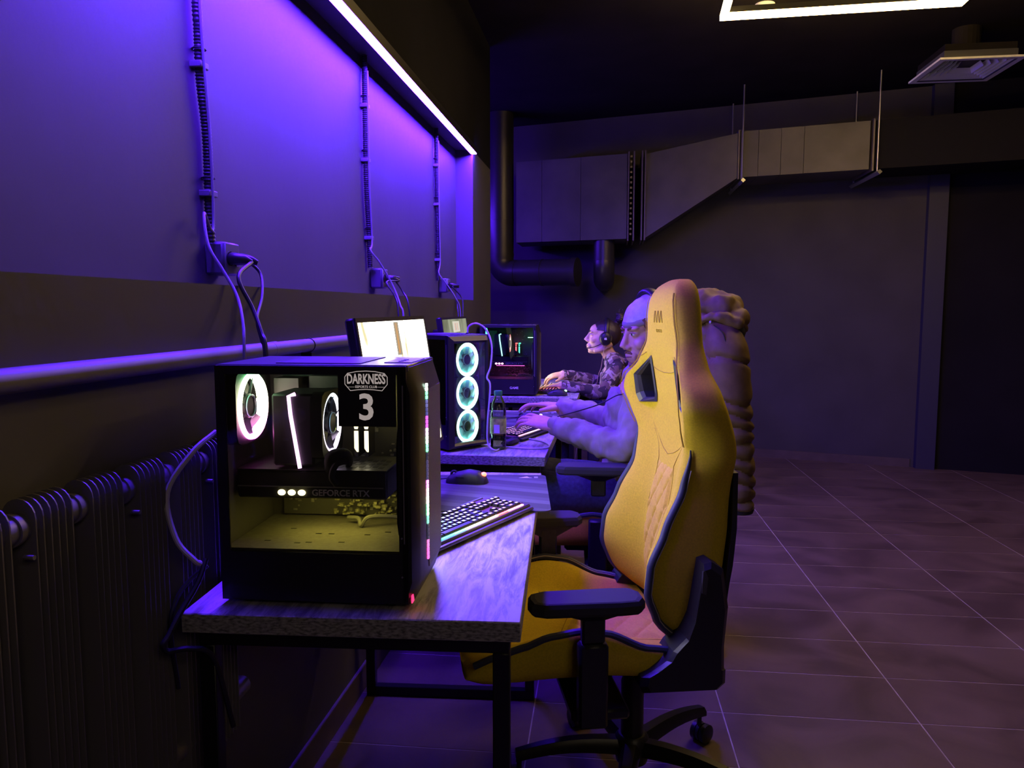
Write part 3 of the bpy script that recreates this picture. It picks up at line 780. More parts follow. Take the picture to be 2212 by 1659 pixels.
    if front == 'mesh':
        fp.loft([sec(.012, .012), sec(.05, .0), sec(PH-.05, .0), sec(PH-.004, .014)])
        fo = fp.build('front_panel', BLACK, t)
        MB().box((PD+.0155, .092, .05), (PD+.0175, PW-.022, PH-.05)).build('mesh_insert', MESHM, fo, smooth=False)
        if bar:
            n = 44
            for k in range(n):
                z = .068+k*(.33/n)
                q = bar[int(k/n*len(bar))]
                MB().box((PD+.0155, .078, z), (PD+.019, .086, z+.33/n*.78)).build('led_segment', mat('led_%s' % ('%d%d%d' % tuple(int(v*9) for v in q[:3]))+('b' if q[3] > 2 else ''), (.3, .3, .3), .4, emit=q[:3], estr=q[3]), fo, smooth=False)
            MB().box((PD+.002, .002, .012), (PD+.004, .02, .026)).build('foot_glow', mat('red_foot_glow', (.3, 0, .05), .4, emit=(1, .03, .15), estr=2.0), fo, smooth=False)
        fan(t, (PD-.020, .120, .222), .100, RING_V, rr=.0065, side=-1, th=.010)
    else:
        ring = lambda x, b_: [(x, b_, b_), (x, PW-b_, b_), (x, PW-b_, PH-b_), (x, b_, PH-b_)]
        fp.loft([[(PD-.012, 0, .008), (PD-.012, PW, .008), (PD-.012, PW, PH), (PD-.012, 0, PH)], [(PD+.006, 0, .010), (PD+.006, PW, .010), (PD+.006, PW, PH-.004), (PD+.006, 0, PH-.004)],
                 ring(PD+.020, .022), ring(PD+.010, .030), ring(PD-.012, .030)], loop=True)
        fo = fp.build('front_panel', BLACK, t, smooth=False)
        MB().box((PD+.008, .03, .03), (PD+.010, PW-.03, PH-.03)).build('front_glass', glass_mat('front_glass', (.85, .88, .88), .05), fo, smooth=False)
        for k in range(3): fan(t, (PD-.022, PW/2, .087+k*.127), .062, RING_C, rr=.0078, blades=7, bladem=mat('frosted_blade', (.30, .62, .66), .5))
        MB().box((PD-.040, .03, .03), (PD-.036, PW-.03, PH-.03)).build('fan_backing', ramp_mat('fan_backing_painted_glow', [(0, (.05, .55, .30)), (.45, (.12, .40, .55)), (1, (.30, .22, .75))], 1, .03, .21), fo, smooth=False)  # LED glow, green to violet, painted into the backing colour
    if sticker:
        s_ = MB().box((.222, -.0008, .328), (.324, 0, .431)).build('number_sticker', mat('sticker_black', (.010, .010, .011), .55), t, smooth=False)
        tag(s_, 'black sticker with a club emblem and the number 3')
        def put(me, x, z):
            me.materials.append(LETTER_GLOW); o = place('lettering', me, s_, (x, -.0009, z)); o.rotation_euler[0] = math.pi/2; return o
        put(text_mesh('3', .064, .0002, .0012), .272, .360)
        d_ = put(text_mesh('DARKNESS', .0190, .0002, .0005), .272, .4105); d_.scale = (.74, 1.25, 1)
        e_ = put(text_mesh('ESPORTS CLUB', .0058, .0002, .0001), .272, .3975)
        cx, cz = .272, .4075
        out = [(-.0415, .008), (-.036, .0150), (-.018, .0185), (0, .0195), (.018, .0185), (.036, .0150), (.0415, .008), (.0415, -.006), (.031, -.0185), (.015, -.0165), (0, -.0158), (-.015, -.0165), (-.031, -.0185), (-.0415, -.006)]
        MB().tube([(cx+a*.90, -.0009, cz+b_*.90) for a, b_ in out], .00080, 6, loop=True, up=(0, 1, 0), squash=(.3, 1)).build('emblem_border', LETTER_GLOW, s_)
        for sx in (-1, 1): MB().box((cx+sx*.0265-.006, -.0011, cz-.0106), (cx+sx*.0265+.006, -.0008, cz-.0100)).build('emblem_line', LETTER_GLOW, s_, smooth=False)
    return t

BARC = [(1, .1, .5, 2.5), (1, .2, .6, 1.6), (.05, .05, .12, .5), (.05, .05, .12, .5), (.3, .9, .7, 1.2), (.2, 1, .4, 5), (.9, .9, .7, 6), (1, .5, .6, 5), (1, .2, .8, 4), (.1, .08, .25, .6), (.1, .08, .25, .6), (.08, .08, .2, .6), (.2, .9, .4, 3), (.6, 1, .7, 6), (1, .6, 1, 5), (.8, .1, .9, 2), (.1, .1, .4, .8), (.2, .2, .6, .8), (.2, .9, .4, 3), (.7, 1, .8, 6)]
pc3 = computer((-.694, 1.268, DZ), math.radians(2.6), 'black tower computer with glowing fans and a number 3 sticker on its window', 'mesh', RING_A, RING_B, True, bar=BARC)
pc2 = computer((-.816, 2.935, DZ), math.radians(-38), 'black tower computer showing three white fan rings on its front', 'fans', RING_D, RING_C, light=((.3, 1, .8), 6.0), lamps=(.4, 1, .8), tint=(.2, .9, .7), kit='B')
pc2.scale = (.79, .86, 1)
pcc = computer((-.806, 4.635, DZ), math.radians(2), 'black tower computer with teal, red and magenta lights behind its window, on the far desk', 'mesh', RING_D, RING_R, light=((.2, 1, .45), 14), lamps=(1, .35, .8), tint=(1, .12, .6), kit='C')
lg = text_mesh('GAME', .02, .0003, .0002); lg.materials.append(mat('dim_print', ()))
o = place('lettering', lg, pcc, (.21, -.0003, .05)); o.rotation_euler[0] = math.pi/2

# ------------------------------------------------------------------ monitors
def monitor(c, label, scr, wd=.612, ht=.362, tilt=18, rz=0, grp='flat monitors on the desks', ztop=1.262, details=None):
    """c = (x, y) of the screen's middle; screen faces +x"""
    t = empty('monitor', (c[0], c[1], DZ), rz, label, 'monitor', grp)
    tl = math.radians(tilt)
    zc = ztop-DZ-ht/2*math.cos(tl)
    M = Matrix.Translation((0, 0, zc)) @ Matrix.Rotation(-tl, 4, 'Y')
    MB().box((-.022, -wd/2, -ht/2), (0, wd/2, ht/2), M, ch=.004).build('housing', BLACK, t)
    MB().box((-.045, -.13, -.10), (-.020, .13, .10), M, ch=.012).build('back_cover', BLACK, t)
    f = MB().frame(-wd/2, wd/2, -ht/2, ht/2, .010, -.001, .003, 'yz'); f.xf(M).build('bezel', SATIN, t, smooth=False)
    s_ = MB().box((-.0005, -wd/2+.010, -ht/2+.010), (.0012, wd/2-.010, ht/2-.010), M).build('screen', scr, t, smooth=False)
    for (y0, y1, z0_, z1_, m) in details or []:
        MB().box((.0012, y0, z0_), (.0016, y1, z1_), M).build('picture_element', m, s_, smooth=False)
    MB().box((-.016, -wd/2-.0012, -.03), (-.006, -wd/2, .03), M, ch=.001).build('side_port_cover', mat('port_grey', ()), t)
    # stand with a carrying loop on top
    MB().prism([(-.115, 0.012), (-.075, .012), (-.085, .37), (-.11, .37)], -.028, .028, 'xz').build('stand_column', SATIN, t, smooth=False)
    MB().frame(-.034, .034, .365, .435, .012, -.115, -.09, 'yz').build('carrying_loop', SATIN, t, smooth=False)
    MB().box((-.10, -.03, zc-.04), (-.03, .03, zc+.04), ch=.008).build('tilt_joint', BLACK, t)
    MB().box((-.14, -.11, 0), (.05, .11, .012), ch=.005).build('stand_base', SATIN, t)
    return t
em = lambda n, c, s_: mat(n, (.1, .1, .1), .4, emit=c, estr=s_)
monitor((-.515, 1.868), 'monitor with a bright white picture tilted back behind the numbered computer', pattern_mat('screen_white', 'screen_white'),
        wd=.60, tilt=8.5, details=[(-.02, .022, .085, .168, em('pict_grey', (.42, .36, .26), .9)), (-.006, .008, .09, .165, em('pict_brown', (.75, .33, .06), .9)), (-.022, -.004, .055, .062, em('pict_dark', (.2, .2, .18), .5)), (.004, .022, .055, .062, em('pict_dark', (), 0))])
monitor((-.70, 3.475), 'monitor with a dim grey-green picture behind the three-ring computer', pattern_mat('screen_grey', 'screen_grey'), wd=.56, ht=.34, tilt=8, ztop=1.245,
        details=[(-.06, .09, .10, .15, em('pict_cream', (.75, .72, .6), .9)), (-.02, .0, .108, .142, em('pict_red', (.7, .12, .08), .9)), (.03, .05, .108, .142, em('pict_red', (), 0)), (.002, .012, .108, .142, em('pict_dark2', (.1, .1, .1), .5))])
monitor((-.60, 5.16), 'lowered monitor facing the person in camouflage, hidden behind the far computer', mat('screen_far', (.02, .02, .02), .3, emit=(1, .80, .72), estr=7), wd=.54, ht=.32, tilt=6, ztop=1.13)

# ------------------------------------------------------------------ keyboards, mice, mats
PADM = pattern_mat('desk_mat_print', 'pad')
def desk_mat(c, rz, w_, l_, label):
    t = empty('desk_mat', (c[0], c[1], DZ), rz, label, 'desk mat', 'printed desk mats')
    n = 6; pts = []
    for (cx, cy, a0) in ((w_/2-.02, l_/2-.02, 0), (-w_/2+.02, l_/2-.02, 90), (-w_/2+.02, -l_/2+.02, 180), (w_/2-.02, -l_/2+.02, 270)):
        pts += [(cx+.02*math.cos(math.radians(a0+90*k/n)), cy+.02*math.sin(math.radians(a0+90*k/n))) for k in range(n+1)]
    MB().prism(pts, .0005, .004).build('mat_sheet', PADM, t, smooth=False)
    x, y = w_/2-.055, l_/2-.035
    MB().prism([(x-.03, y-.008), (x+.012, y-.008), (x+.002, y-.001), (x-.004, y+.012)], .004, .0043).build('printed_logo', WHITE_INK, t, smooth=False)
    MB().prism([(x+.018, y-.010), (x+.030, y-.010), (x+.030, y+.010), (x+.018, y+.010)], .004, .0043).build('printed_logo', mat('grey_print', (.35, .35, .38), .7), t, smooth=False)
    return t
desk_mat((-.395, 2.165), math.radians(7.0), .43, .44, 'dark grey desk mat with angular stripes and a small white logo')
desk_mat((-.47, 3.66), math.radians(0), .40, .50, 'dark desk mat under the hand on a mouse')

ROWS = [  # (gap units, widths) from the number row down
    [1, -1, 1, 1, 1, 1, -.5, 1, 1, 1, 1, -.5, 1, 1, 1, 1, -.25, 1, 1, 1],
    [1]*13 + [2, -.25, 1, 1, 1, -.25, 1, 1, 1, 1],
    [1.5] + [1]*12 + [1.5, -.25, 1, 1, 1, -.25, 1, 1, 1],
    [1.75] + [1]*11 + [2.25, -3.5, 1, 1, 1],
    [2.25] + [1]*10 + [2.75, -1.25, 1, -1.25, 1, 1, 1],
    [1.25, 1.25, 1.25, 6.25, 1.25, 1.25, 1.25, 1.25, -.25, 1, 1, 1, -.25, 2, 1]]
KCACHE = {}
def key_mesh(wu, zone, cols, strength):
    k = (wu, zone, cols[zone])
    if k in KCACHE: return KCACHE[k]
    U = .019; w_ = wu*U-.0022; d = U-.0022
    mb = MB()
    mb.loft([[(-w_/2, -d/2, 0), (w_/2, -d/2, 0), (w_/2, d/2, 0), (-w_/2, d/2, 0)], [(-w_/2+.002, -d/2+.0022, .008), (w_/2-.002, -d/2+.0022, .008), (w_/2-.002, d/2-.0015, .008), (-w_/2+.002, d/2-.0015, .008)]])
    lw = min(.0034+.0012*wu, .012)
    if wu < 5: mb.loft([[(-lw, -.0026, .00805), (lw, -.0026, .00805), (lw, .0034, .00805), (-lw, .0034, .00805)], [(-lw*.9, -.0022, .0085), (lw*.9, -.0022, .0085), (lw*.9, .003, .0085), (-lw*.9, .003, .0085)]])
    me = mb.mesh('key', False)
    me.materials.append(BLACK); me.materials.append(mat('key_light_%d%d%d' % tuple(int(v*9) for v in cols[zone]), (.3, .3, .3), .4, emit=cols[zone], estr=strength))
    for p in me.polygons:
        if p.index >= 6: p.material_index = 1
    KCACHE[k] = me
    return me
def keyboard(c, rz, label, cols, strength, bar, framem):
    t = empty('keyboard', (c[0], c[1], DZ+.004), rz, label, 'keyboard', 'backlit keyboards')
    Lk, Dk = .445, .150
    MB().box((-Lk/2, -Dk/2, 0.002), (Lk/2, Dk/2-.002, .016), ch=.003).build('base', framem, t)
    MB().box((-Lk/2+.004, -Dk/2+.022, .016), (Lk/2-.004, Dk/2-.012, .0175)).build('switch_plate', ramp_mat('switch_plate_glow_'+bar, {'a': [(0, (.0, .35, .3)), (.35, (.05, .4, .12)), (.6, (.45, .4, .2)), (.75, (.6, .03, .05)), (1, (.3, .08, .5))], 'b': [(0, (.45, .05, .5)), (.5, (.3, .05, .4)), (1, (.5, .12, .15))]}[bar], 0, -Lk/2, Lk/2, .22, base=(.02, .02, .02)), t, smooth=False)
    MB().box((-Lk/2+.002, -Dk/2-.012, .002), (Lk/2-.002, -Dk/2+.002, .010), ch=.003).build('front_lip', framem, t)
    n = 26
    for k in range(n):
        x = -Lk/2+.02+k*(Lk-.04)/n
        tt = k/n
        q = {'a': [(.05, .9, .7), (.1, .9, .6), (.2, 1, .3), (.9, 1, .4), (1, .9, .45), (1, .7, .3), (1, .15, .08), (1, .3, .5), (1, .35, .6)], 'b': [(1, .3, .8), (1, .5, .9), (.8, .4, 1), (1, .5, .7), (1, .5, .2), (1, .25, .35)]}[bar]
        q = q[min(len(q)-1, int(tt*len(q)))]
        MB().box((x, -Dk/2+.008, .0155), (x+(Lk-.04)/n*.86, -Dk/2+.015, .0185)).build('light_bar', mat('bar_%d%d%d' % tuple(int(v*9) for v in q), (.3, .3, .3), .4, emit=q, estr=3.0), t, smooth=False)
    U = .019; x0 = -Lk/2+.010; y = Dk/2-.030
    for ri, row in enumerate(ROWS):
        x = x0
        for wu in row:
            if wu < 0: x += -wu*U; continue
            cx = x+wu*U/2; x += wu*U
            zone = max(0, min(len(cols)-1, int((cx+Lk/2)/Lk*len(cols))))
            o = place('key', key_mesh(wu, zone, cols, strength), t, (cx, y, .0165))
        y -= U*(1.15 if ri == 0 else 1.0)
    MB().box((.10, Dk/2-.016, .016), (.20, Dk/2-.006, .020), ch=.002).build('media_strip', framem, t)
    return t
KFR = mat('keyboard_frame', (.16, .145, .12), .38, .75)
keyboard((-.368, 1.806), math.radians(66.3), 'backlit keyboard with rainbow keys angled across the desk mat, beside the numbered computer',
         [(.1, .75, 1), (.2, .85, 1), (.35, 1, .95), (.8, 1, .9), (1, .95, .75), (1, .6, .5), (1, .45, .7), (.9, .6, 1)], 1.5, 'a', KFR)
keyboard((-.365, 3.26), math.radians(71), 'backlit keyboard with pink and violet keys under the hand of the person in the cap',
         [(1, .45, .95), (.95, .4, 1), (.75, .4, 1), (.9, .5, 1), (1, .6, .6), (1, .5, .4)], 1.5, 'b', BLACK)
def mouse(c, rz, label, glow=(1, .12, .05), estr=6):
    t = empty('mouse', (c[0], c[1], DZ+.0042), rz, label, 'mouse', 'computer mice')
    tab = [(-.062, .012, .006, .012), (-.055, .025, .022, .020), (-.035, .031, .036, .026), (-.005, .030, .040, .028), (.03, .029, .032, .024), (.055, .028, .022, .018), (.063, .022, .014, .012)]
    rings = []
    for k in range(19):
        x = -.062 + .125*k/18; w_, h, _ = interp(tab, x)
        rings.append([(x, w_*math.copysign(abs(math.cos(a))**.8, math.cos(a)), max(0.0008, h*max(math.sin(a), 0)**.75 if math.sin(a) > 0 else .0008)) for a in [math.pi*q/14 for q in range(15)]])
    MB().loft(rings).build('mouse_body', SATIN, t)
    MB().torus((.042, 0, .024), .009, .004, 'y', 18, 8).build('scroll_wheel', RUBBER, t)
    MB().ell((-.050, 0, .026), (.009, .012, .007), 12, 8).build('logo_light', mat('mouse_glow_%d' % int(glow[1]*99), (.4, .1, .1), .4, emit=glow, estr=estr), t)
    for s_ in (-1, 1): MB().box((.005, s_*.0285-.001, .018), (.03, s_*.0285+.001, .022), ch=.0008).build('side_button', BLACK, t)
    return t
mouse((-.435, 2.275), math.radians(178), 'black mouse with a red glowing tail on the striped desk mat')
mouse((-.385, 3.60), math.radians(182), 'black mouse under the hand of the person in the cap', (.9, .9, .8), 1.0)
mouse((-.335, 4.70), math.radians(184), 'mouse with green glow near the edge of the far desk', (.3, 1, .5), 4)
cable([(-.498, 2.275, .765), (-.56, 2.27, .758), (-.66, 2.20, .758), (-.70, 2.05, .758)], .002, 'thin black mouse cable leading off the striped desk mat')
cable([(-.45, 3.60, .765), (-.52, 3.57, .758), (-.60, 3.5, .757), (-.64, 3.42, .757)], .002, 'thin black mouse cable running off beside the bottle desk mat')
wr = MB().box((-.05, -.022, 0), (.05, .022, .020), ch=.009).build('keyboard_edge_shadow', SATIN, loc=(-.395, 2.965, DZ), rz=math.radians(72))  # black block put where the keyboard edge throws a shadow
tag(wr, 'small black block standing in for shadow at the edge of the pink backlit keyboard', 'shadow stand-in')
keyboard((-.40, 5.0), math.radians(88), 'backlit keyboard with red and pink keys under the hands of the person in camouflage',
         [(1, .2, .25), (1, .3, .4), (1, .4, .6), (.9, .5, 1)], 1.5, 'b', BLACK)

# ------------------------------------------------------------------ bottle and the pale looping cable
bo = empty('water_bottle', (-.428, 2.862, DZ), 0, 'half empty plastic drink bottle with a green cap beside the three-ring computer', 'bottle')
prof = [(0, .002), (.020, .0), (.028, .004), (.0305, .012), (.029, .02), (.0305, .03), (.029, .045), (.0305, .06), (.0305, .12), (.029, .125), (.0305, .13), (.030, .15), (.026, .175), (.016, .198), (.0135, .203), (.0135, .212), (0, .212)]
MB().lathe(prof).build('bottle_body', glass_mat('bottle_plastic', (.72, .86, .66), .08), bo)
MB().lathe([(0, .004), (.028, .006), (.0285, .11), (0, .11)]).build('drink', glass_mat('pale_green_drink', (.80, .94, .42), .03), bo)
MB().lathe([(.0309, .062), (.0311, .064), (.0311, .118), (.0309, .120)]).build('label_sleeve', mat('green_label', (.36, .50, .08), .4, 0, .5, 60), bo)
MB().lathe([(0, .206), (.0155, .206), (.016, .208), (.016, .222), (.0145, .224), (0, .224)]).build('cap', mat('green_cap', (.03, .30, .08), .4), bo)
MB().box((-.012, -.0316, .066), (.010, -.0308, .098)).build('white_print', WHITE_INK, bo, smooth=False)
cable([on_y(1010, 722, 2.93), on_y(1013, 705, 2.93), on_y(1030, 699, 2.93), on_y(1050, 712, 2.93), on_y(1062, 745, 2.90), on_y(1060, 790, 2.88), on_y(1052, 815, 2.86), on_y(1059, 835, 2.85), Vector((-.462, 2.822, .86)), Vector((-.46, 2.815, .78)), Vector((-.43, 2.80, .756)), on_z(1090, 966, .755), on_z(1140, 969, .754), on_z(1178, 968, .754), on_z(1186, 962, .754), on_z(1170, 953, .754), on_z(1130, 946, .754)],
      .0036, 'pale charging cable looping over the three-ring computer and across the desk', CABLE_W)
ub = MB().box((-.006, -.006, 0), (.006, .006, .03), ch=.002).build('usb_plug', BLACK, loc=on_y(1010, 735, 2.93))
tag(ub, 'black USB plug on top of the three-ring computer', 'plug')
# cables at the back of the numbered computer
cable([(-.712, 1.30, 1.06), (-.735, 1.26, 1.03), (-.775, 1.24, .96), (-.76, 1.235, .88), (-.73, 1.24, .84), (-.724, 1.25, .83)], .005, 'pale cable bulging out behind the numbered computer', CABLE_W)
cable([(-.720, 1.262, .835), (-.722, 1.235, .80), (-.735, 1.195, .757), (-.742, 1.175, .73), (-.748, 1.165, .715), (-.745, 1.175, .70), (-.715, 1.19, .70), (-.70, 1.24, .66), (-.70, 1.3, .5)], .005, 'dark cable drooping over the corner of the desk behind the numbered computer')
cable([(-.722, 1.27, .82), (-.745, 1.255, .80), (-.762, 1.235, .77), (-.768, 1.22, .72), (-.77, 1.24, .60)], .004, 'thin dark cable dropping between the desk and the radiator')
cable([on_y(468, 1440, 1.75), on_y(490, 1420, 1.75), on_y(505, 1412, 1.75), on_y(530, 1414, 1.75), on_y(560, 1405, 1.75)], .003, 'loose pale cable end hanging under the numbered computer\'s desk', CABLE_W)

# ------------------------------------------------------------------ gaming chair (local x forward, y left, z up)
BACK = [  # z, bolster front, rear, half width, centre front
    (.487, -.060, -.135, .195, -.090), (.515, -.015, -.140, .215, -.070), (.55, .018, -.146, .225, -.062), (.615, .042, -.152, .230, -.056), (.68, .036, -.162, .229, -.055), (.76, .0, -.173, .220, -.060),
    (.86, -.046, -.178, .207, -.078), (.945, -.058, -.172, .220, -.090), (1.01, -.036, -.155, .252, -.088), (1.05, -.022, -.138, .280, -.082), (1.09, -.024, -.130, .266, -.076),
    (1.14, -.046, -.126, .185, -.068), (1.2, -.060, -.124, .140, -.056), (1.26, -.055, -.125, .126, -.048), (1.31, -.056, -.124, .112, -.050), (1.34, -.072, -.122, .086, -.066), (1.358, -.098, -.118, .045, -.094)]
def back_at(z): return interp(BACK, z)
def smooth01(t): t = max(0, min(1, t)); return t*t*(3-2*t)
def back_front(y, z):
    xf, xr, w_, xc = back_at(z)
    u = min(1, abs(y)/w_)
    a0 = .38+.26*smooth01((z-.93)/.09)*(1-smooth01((z-1.13)/.06))
    x = xc + (xf-xc)*smooth01((u-a0)/(.94-a0))
    if u > .9: x -= .012*((u-.9)/.1)**2
    return x
def chair_parts(t):
    # backrest shell
    zs = [.487, .50] + [.52+.0205*k for k in range(41)] + [1.350, 1.358]
    rings = []
    nf = 18
    for z in zs:
        xf, xr, w_, xc = back_at(z)
        ring = [(back_front(w_*u, z), w_*u, z) for u in [-1+2*k/nf for k in range(nf+1)]]
        fl_ = 1+.20*math.exp(-((z-.955)/.075)**2)
        ring += [((xf-.012)*.66+xr*.34, w_*1.02*(1+(fl_-1)*.4), z), ((xf-.012)*.3+xr*.7, w_*1.02*(1+(fl_-1)*.8), z)]
        ring += [(xr-.012*(1-u*u), w_*u*.97*fl_, z) for u in [1-2*k/8 for k in range(9)]]
        ring += [((xf-.012)*.3+xr*.7, -w_*1.02*(1+(fl_-1)*.8), z), ((xf-.012)*.66+xr*.34, -w_*1.02*(1+(fl_-1)*.4), z)]
        rings.append(ring)
    me = MB().loft(rings).mesh('backrest', False)
    o = bpy.data.objects.new('tmp', me); COL.objects.link(o)
    sb = o.modifiers.new('s', 'SUBSURF'); sb.levels = 1; sb.render_levels = 1
    SLOT = [(.098, 1.148), (.118, 1.140), (.196, 1.096), (.202, 1.046), (.190, 1.028), (.102, 1.038), (.094, 1.055)]
    cut = MB()
    for s_ in (-1, 1): cut.prism([(s_*a, b) for a, b in SLOT], -.4, .2, 'yz')
    cm = cut.mesh('cut', False); co = bpy.data.objects.new('cut', cm); COL.objects.link(co)
    bo_ = o.modifiers.new('b', 'BOOLEAN'); bo_.object = co; bo_.operation = 'DIFFERENCE'; bo_.solver = 'EXACT'
    bm_ = evaluated_mesh(o)
    bpy.data.objects.remove(o); bpy.data.objects.remove(co)
    bm_.name = 'backrest'; bm_.materials.clear(); bm_.materials.append(YEL); shade(bm_, 50)
    bk = place('backrest', bm_, t)
    for s_ in (-1, 1):
        cx_, cz_ = .138, 1.085
        rr = []
        for grow, dx in ((1.16, .0025), (1.0, .006), (.90, .002), (.90, -1)):
            rr.append([((back_front(s_*(cx_+(a-cx_)*grow), cz_+(b-cz_)*grow)+dx) if dx > -.5 else back_at(cz_+(b-cz_)*grow)[1]-.004, s_*(cx_+(a-cx_)*grow), cz_+(b-cz_)*grow) for a, b in SLOT])
        rr.append([(back_at(cz_+(b-cz_)*1.05)[1]-.004, s_*(cx_+(a-cx_)*1.05), cz_+(b-cz_)*1.05) for a, b in SLOT])
        rr2 = rr
        MB().loft(rr2, caps=False).build('belt_slot_frame', mat('slot_frame', (.035, .035, .042), .35), bk, smooth=False)
    # black lower back panel
    rings = []
    for z in [.50+.044*k for k in range(10)]:
        xf, xr, w_, xc = back_at(z)
        rings.append([(xr-.001-.012*(1-u*u), w_*.985*u, z) for u in [1-2*k/8 for k in range(9)]] + [(xr-.013-.012*(1-u*u), w_*.985*u, z) for u in [-1+2*k/8 for k in range(9)]])
    MB().loft(rings).build('rear_panel', BLACK, bk)
    # navy piping down the bolsters and round the hips
    for s_ in (-1, 1):
        pts = []; rad = []
        for k in range(30):
            z = .488 + k*(.955-.488)/29
            xf, xr, w_, xc = back_at(z)
            pts.append((xf-.010, s_*(w_*1.0), z)); rad.append(.0098 if z < .86 else .0098-.008*(z-.86)/.095)
        MB().tube(pts, rad, 10).build('piping', PIPING, bk)
        MB().tube([(p[0]-.0062, p[1]+s_*.0078, p[2]) for p in pts[:-3]], .0012, 6).build('stitching', STITCH, bk)
        # side seam up to the head
        pts = [(back_front(s_*back_at(z)[2]*.93, z)+.0012, s_*back_at(z)[2]*.93, z) for z in [.96+.02*k for k in range(19)]]
        MB().tube(pts, .0011, 6).build('seam', SEAM, bk)
        pts = [(back_front(s_*back_at(z)[2]*.90, z)+.001, s_*back_at(z)[2]*.90, z) for z in [.96+.02*k for k in range(19)]]
        MB().tube(pts, .0007, 6).build('seam', SEAM, bk)
        def fs(pl, r_=.0008):
            q, _ = catmull([Vector((0, a, b)) for a, b in pl], [1]*len(pl), 6)
            MB().tube([(back_front(s_*p.y, p.z)+.0008, s_*p.y, p.z) for p in q], r_, 6).build('seam', SEAM, bk)
        fs([(.0, 1.118), (.06, 1.122), (.118, 1.135)])
        fs([(.16, 1.028), (.15, .99), (.10, .945), (.05, .918), (.0, .905)])
        fs([(.12, .955), (.085, .92), (.062, .885)])
        fs([(.062, .885), (.075, .80), (.092, .70), (.10, .60), (.10, .54)])
        fs([(.118, 1.165), (.145, 1.155), (.165, 1.15)])
    # worn, tone-on-tone stitched mark on the head panel
    for i in range(6):
        pts = [(back_front(-.02+.012*i, z)+.0009, -.02+.012*i+(z-1.262)*.25*(-1)**i, z) for z in (1.247, 1.262, 1.277)]
        MB().tube(pts, .0011, 5).build('embroidery', mat('embroidery', (.46, .31, .03), .8), bk)
    for i in range(5):
        MB().tube([(back_front(-.012+.010*i, z)+.0009, -.012+.010*i, z) for z in (1.222, 1.230)], .0010, 5).build('embroidery', mat('embroidery', ()), bk)
    # quilted lumbar insert
    def quilt(us, vs2, surf, normal_x, amp, p, par, name):
        g = []; nu, nv = us, vs2
        for j in range(nv+1):
            for i in range(nu+1): g.append(surf(i/nu, j/nv, amp))
        f = [(j*(nu+1)+i, j*(nu+1)+i+1, (j+1)*(nu+1)+i+1, (j+1)*(nu+1)+i) for j in range(nv) for i in range(nu)]
        mb = MB(); mb.add(g, f); return mb.build(name, YELQ, par)
    def dia(a, b, pa, pb):
        q1 = abs(((a/pa + b/pb) % 1.0) - .5)*2; q2 = abs(((a/pa - b/pb) % 1.0) - .5)*2
        return min(1-(q1)**6, 1-(q2)**6)
    def qs(u, v, amp):
        z = .50+.382*v; hw = .098-.036*smooth01((z-.62)/.26); y = hw*(2*u-1)
        e = min(1, min(u, 1-u, v, 1-v)*14)
        return (back_front(y, z)-.002+e*(.0035+amp*dia(y, z, .055, .085)), y, z)
    quilt(44, 100, qs, 1, .006, None, bk, 'quilted_insert')
    # seat
    SB = [(-.07, .478, .470, .245), (.04, .500, .476, .262), (.14, .545, .480, .272), (.2, .553, .484, .275), (.27, .542, .486, .272), (.33, .517, .484, .266), (.40, .492, .477, .258), (.445, .470, .462, .248), (.468, .440, .435, .235)]
    def seat_top(x, y):
        zb, zc, w_ = interp(SB, x)
        u = min(1, abs(y)/w_)
        return zc + (zb-zc)*smooth01((u-.55)/.38) - (.012*((u-.93)/.07)**2 if u > .93 else 0)
    rings = []
    for x in [-.07, -.06] + [-.04+.025*k for k in range(20)] + [.455, .468]:
        zb, zc, w_ = interp(SB, x)
        zlo = .412 if x < .40 else .412+.03*((x-.40)/.068)**2
        ring = [(x, w_*u, seat_top(x, w_*u)) for u in [-1+2*k/20 for k in range(21)]]
        ring += [(x, w_*1.02, (seat_top(x, w_)+zlo)/2), (x, w_*.98, zlo), (x, 0, zlo), (x, -w_*.98, zlo), (x, -w_*1.02, (seat_top(x, -w_)+zlo)/2)]
        rings.append(ring)
    me = MB().loft(rings).mesh('seat', False)
    o = bpy.data.objects.new('tmp', me); COL.objects.link(o)
    sb = o.modifiers.new('s', 'SUBSURF'); sb.levels = 1; sb.render_levels = 1
    sm = evaluated_mesh(o); bpy.data.objects.remove(o); sm.name = 'seat'; sm.materials.clear(); sm.materials.append(YEL); shade(sm, 50)
    st = place('seat', sm, t)
    for s_ in (-1, 1):
        pts = []
        for k in range(30):
            x = -.06+.50*k/29; w_ = interp(SB, x)[2]
            pts.append((x, s_*w_*.985, seat_top(x, w_*.94)+.000))
        MB().tube(pts, .0085, 8).build('piping', PIPING, st)
        MB().tube([(p[0], p[1]-s_*.0098, p[2]+.0035) for p in pts], .0011, 6).build('stitching', STITCH, st)
        pts = [(x, s_*.165, seat_top(x, .165)+.0008) for x in [-.03+.02*k for k in range(24)]]
        MB().tube(pts, .0008, 6).build('seam', SEAM, st)
    pts = [(.235-.06*(1-abs(y)/.165), y, seat_top(.235-.06*(1-abs(y)/.165), y)+.0008) for y in [-.165+.033*k for k in range(11)]]
    MB().tube(pts, .0008, 6).build('seam', SEAM, st)
    def ss(u, v, amp):
        y = .160*(2*u-1); x1 = .228-.06*(1-abs(y)/.165); x = -.06+(x1+.06)*v
        e = min(1, min(u, 1-u, v, 1-v)*12)
        return (x, y, seat_top(x, y)-.002+e*(.0035+amp*dia(y, x, .10, .075)))
    quilt(64, 60, ss, 0, .006, None, st, 'quilted_insert')
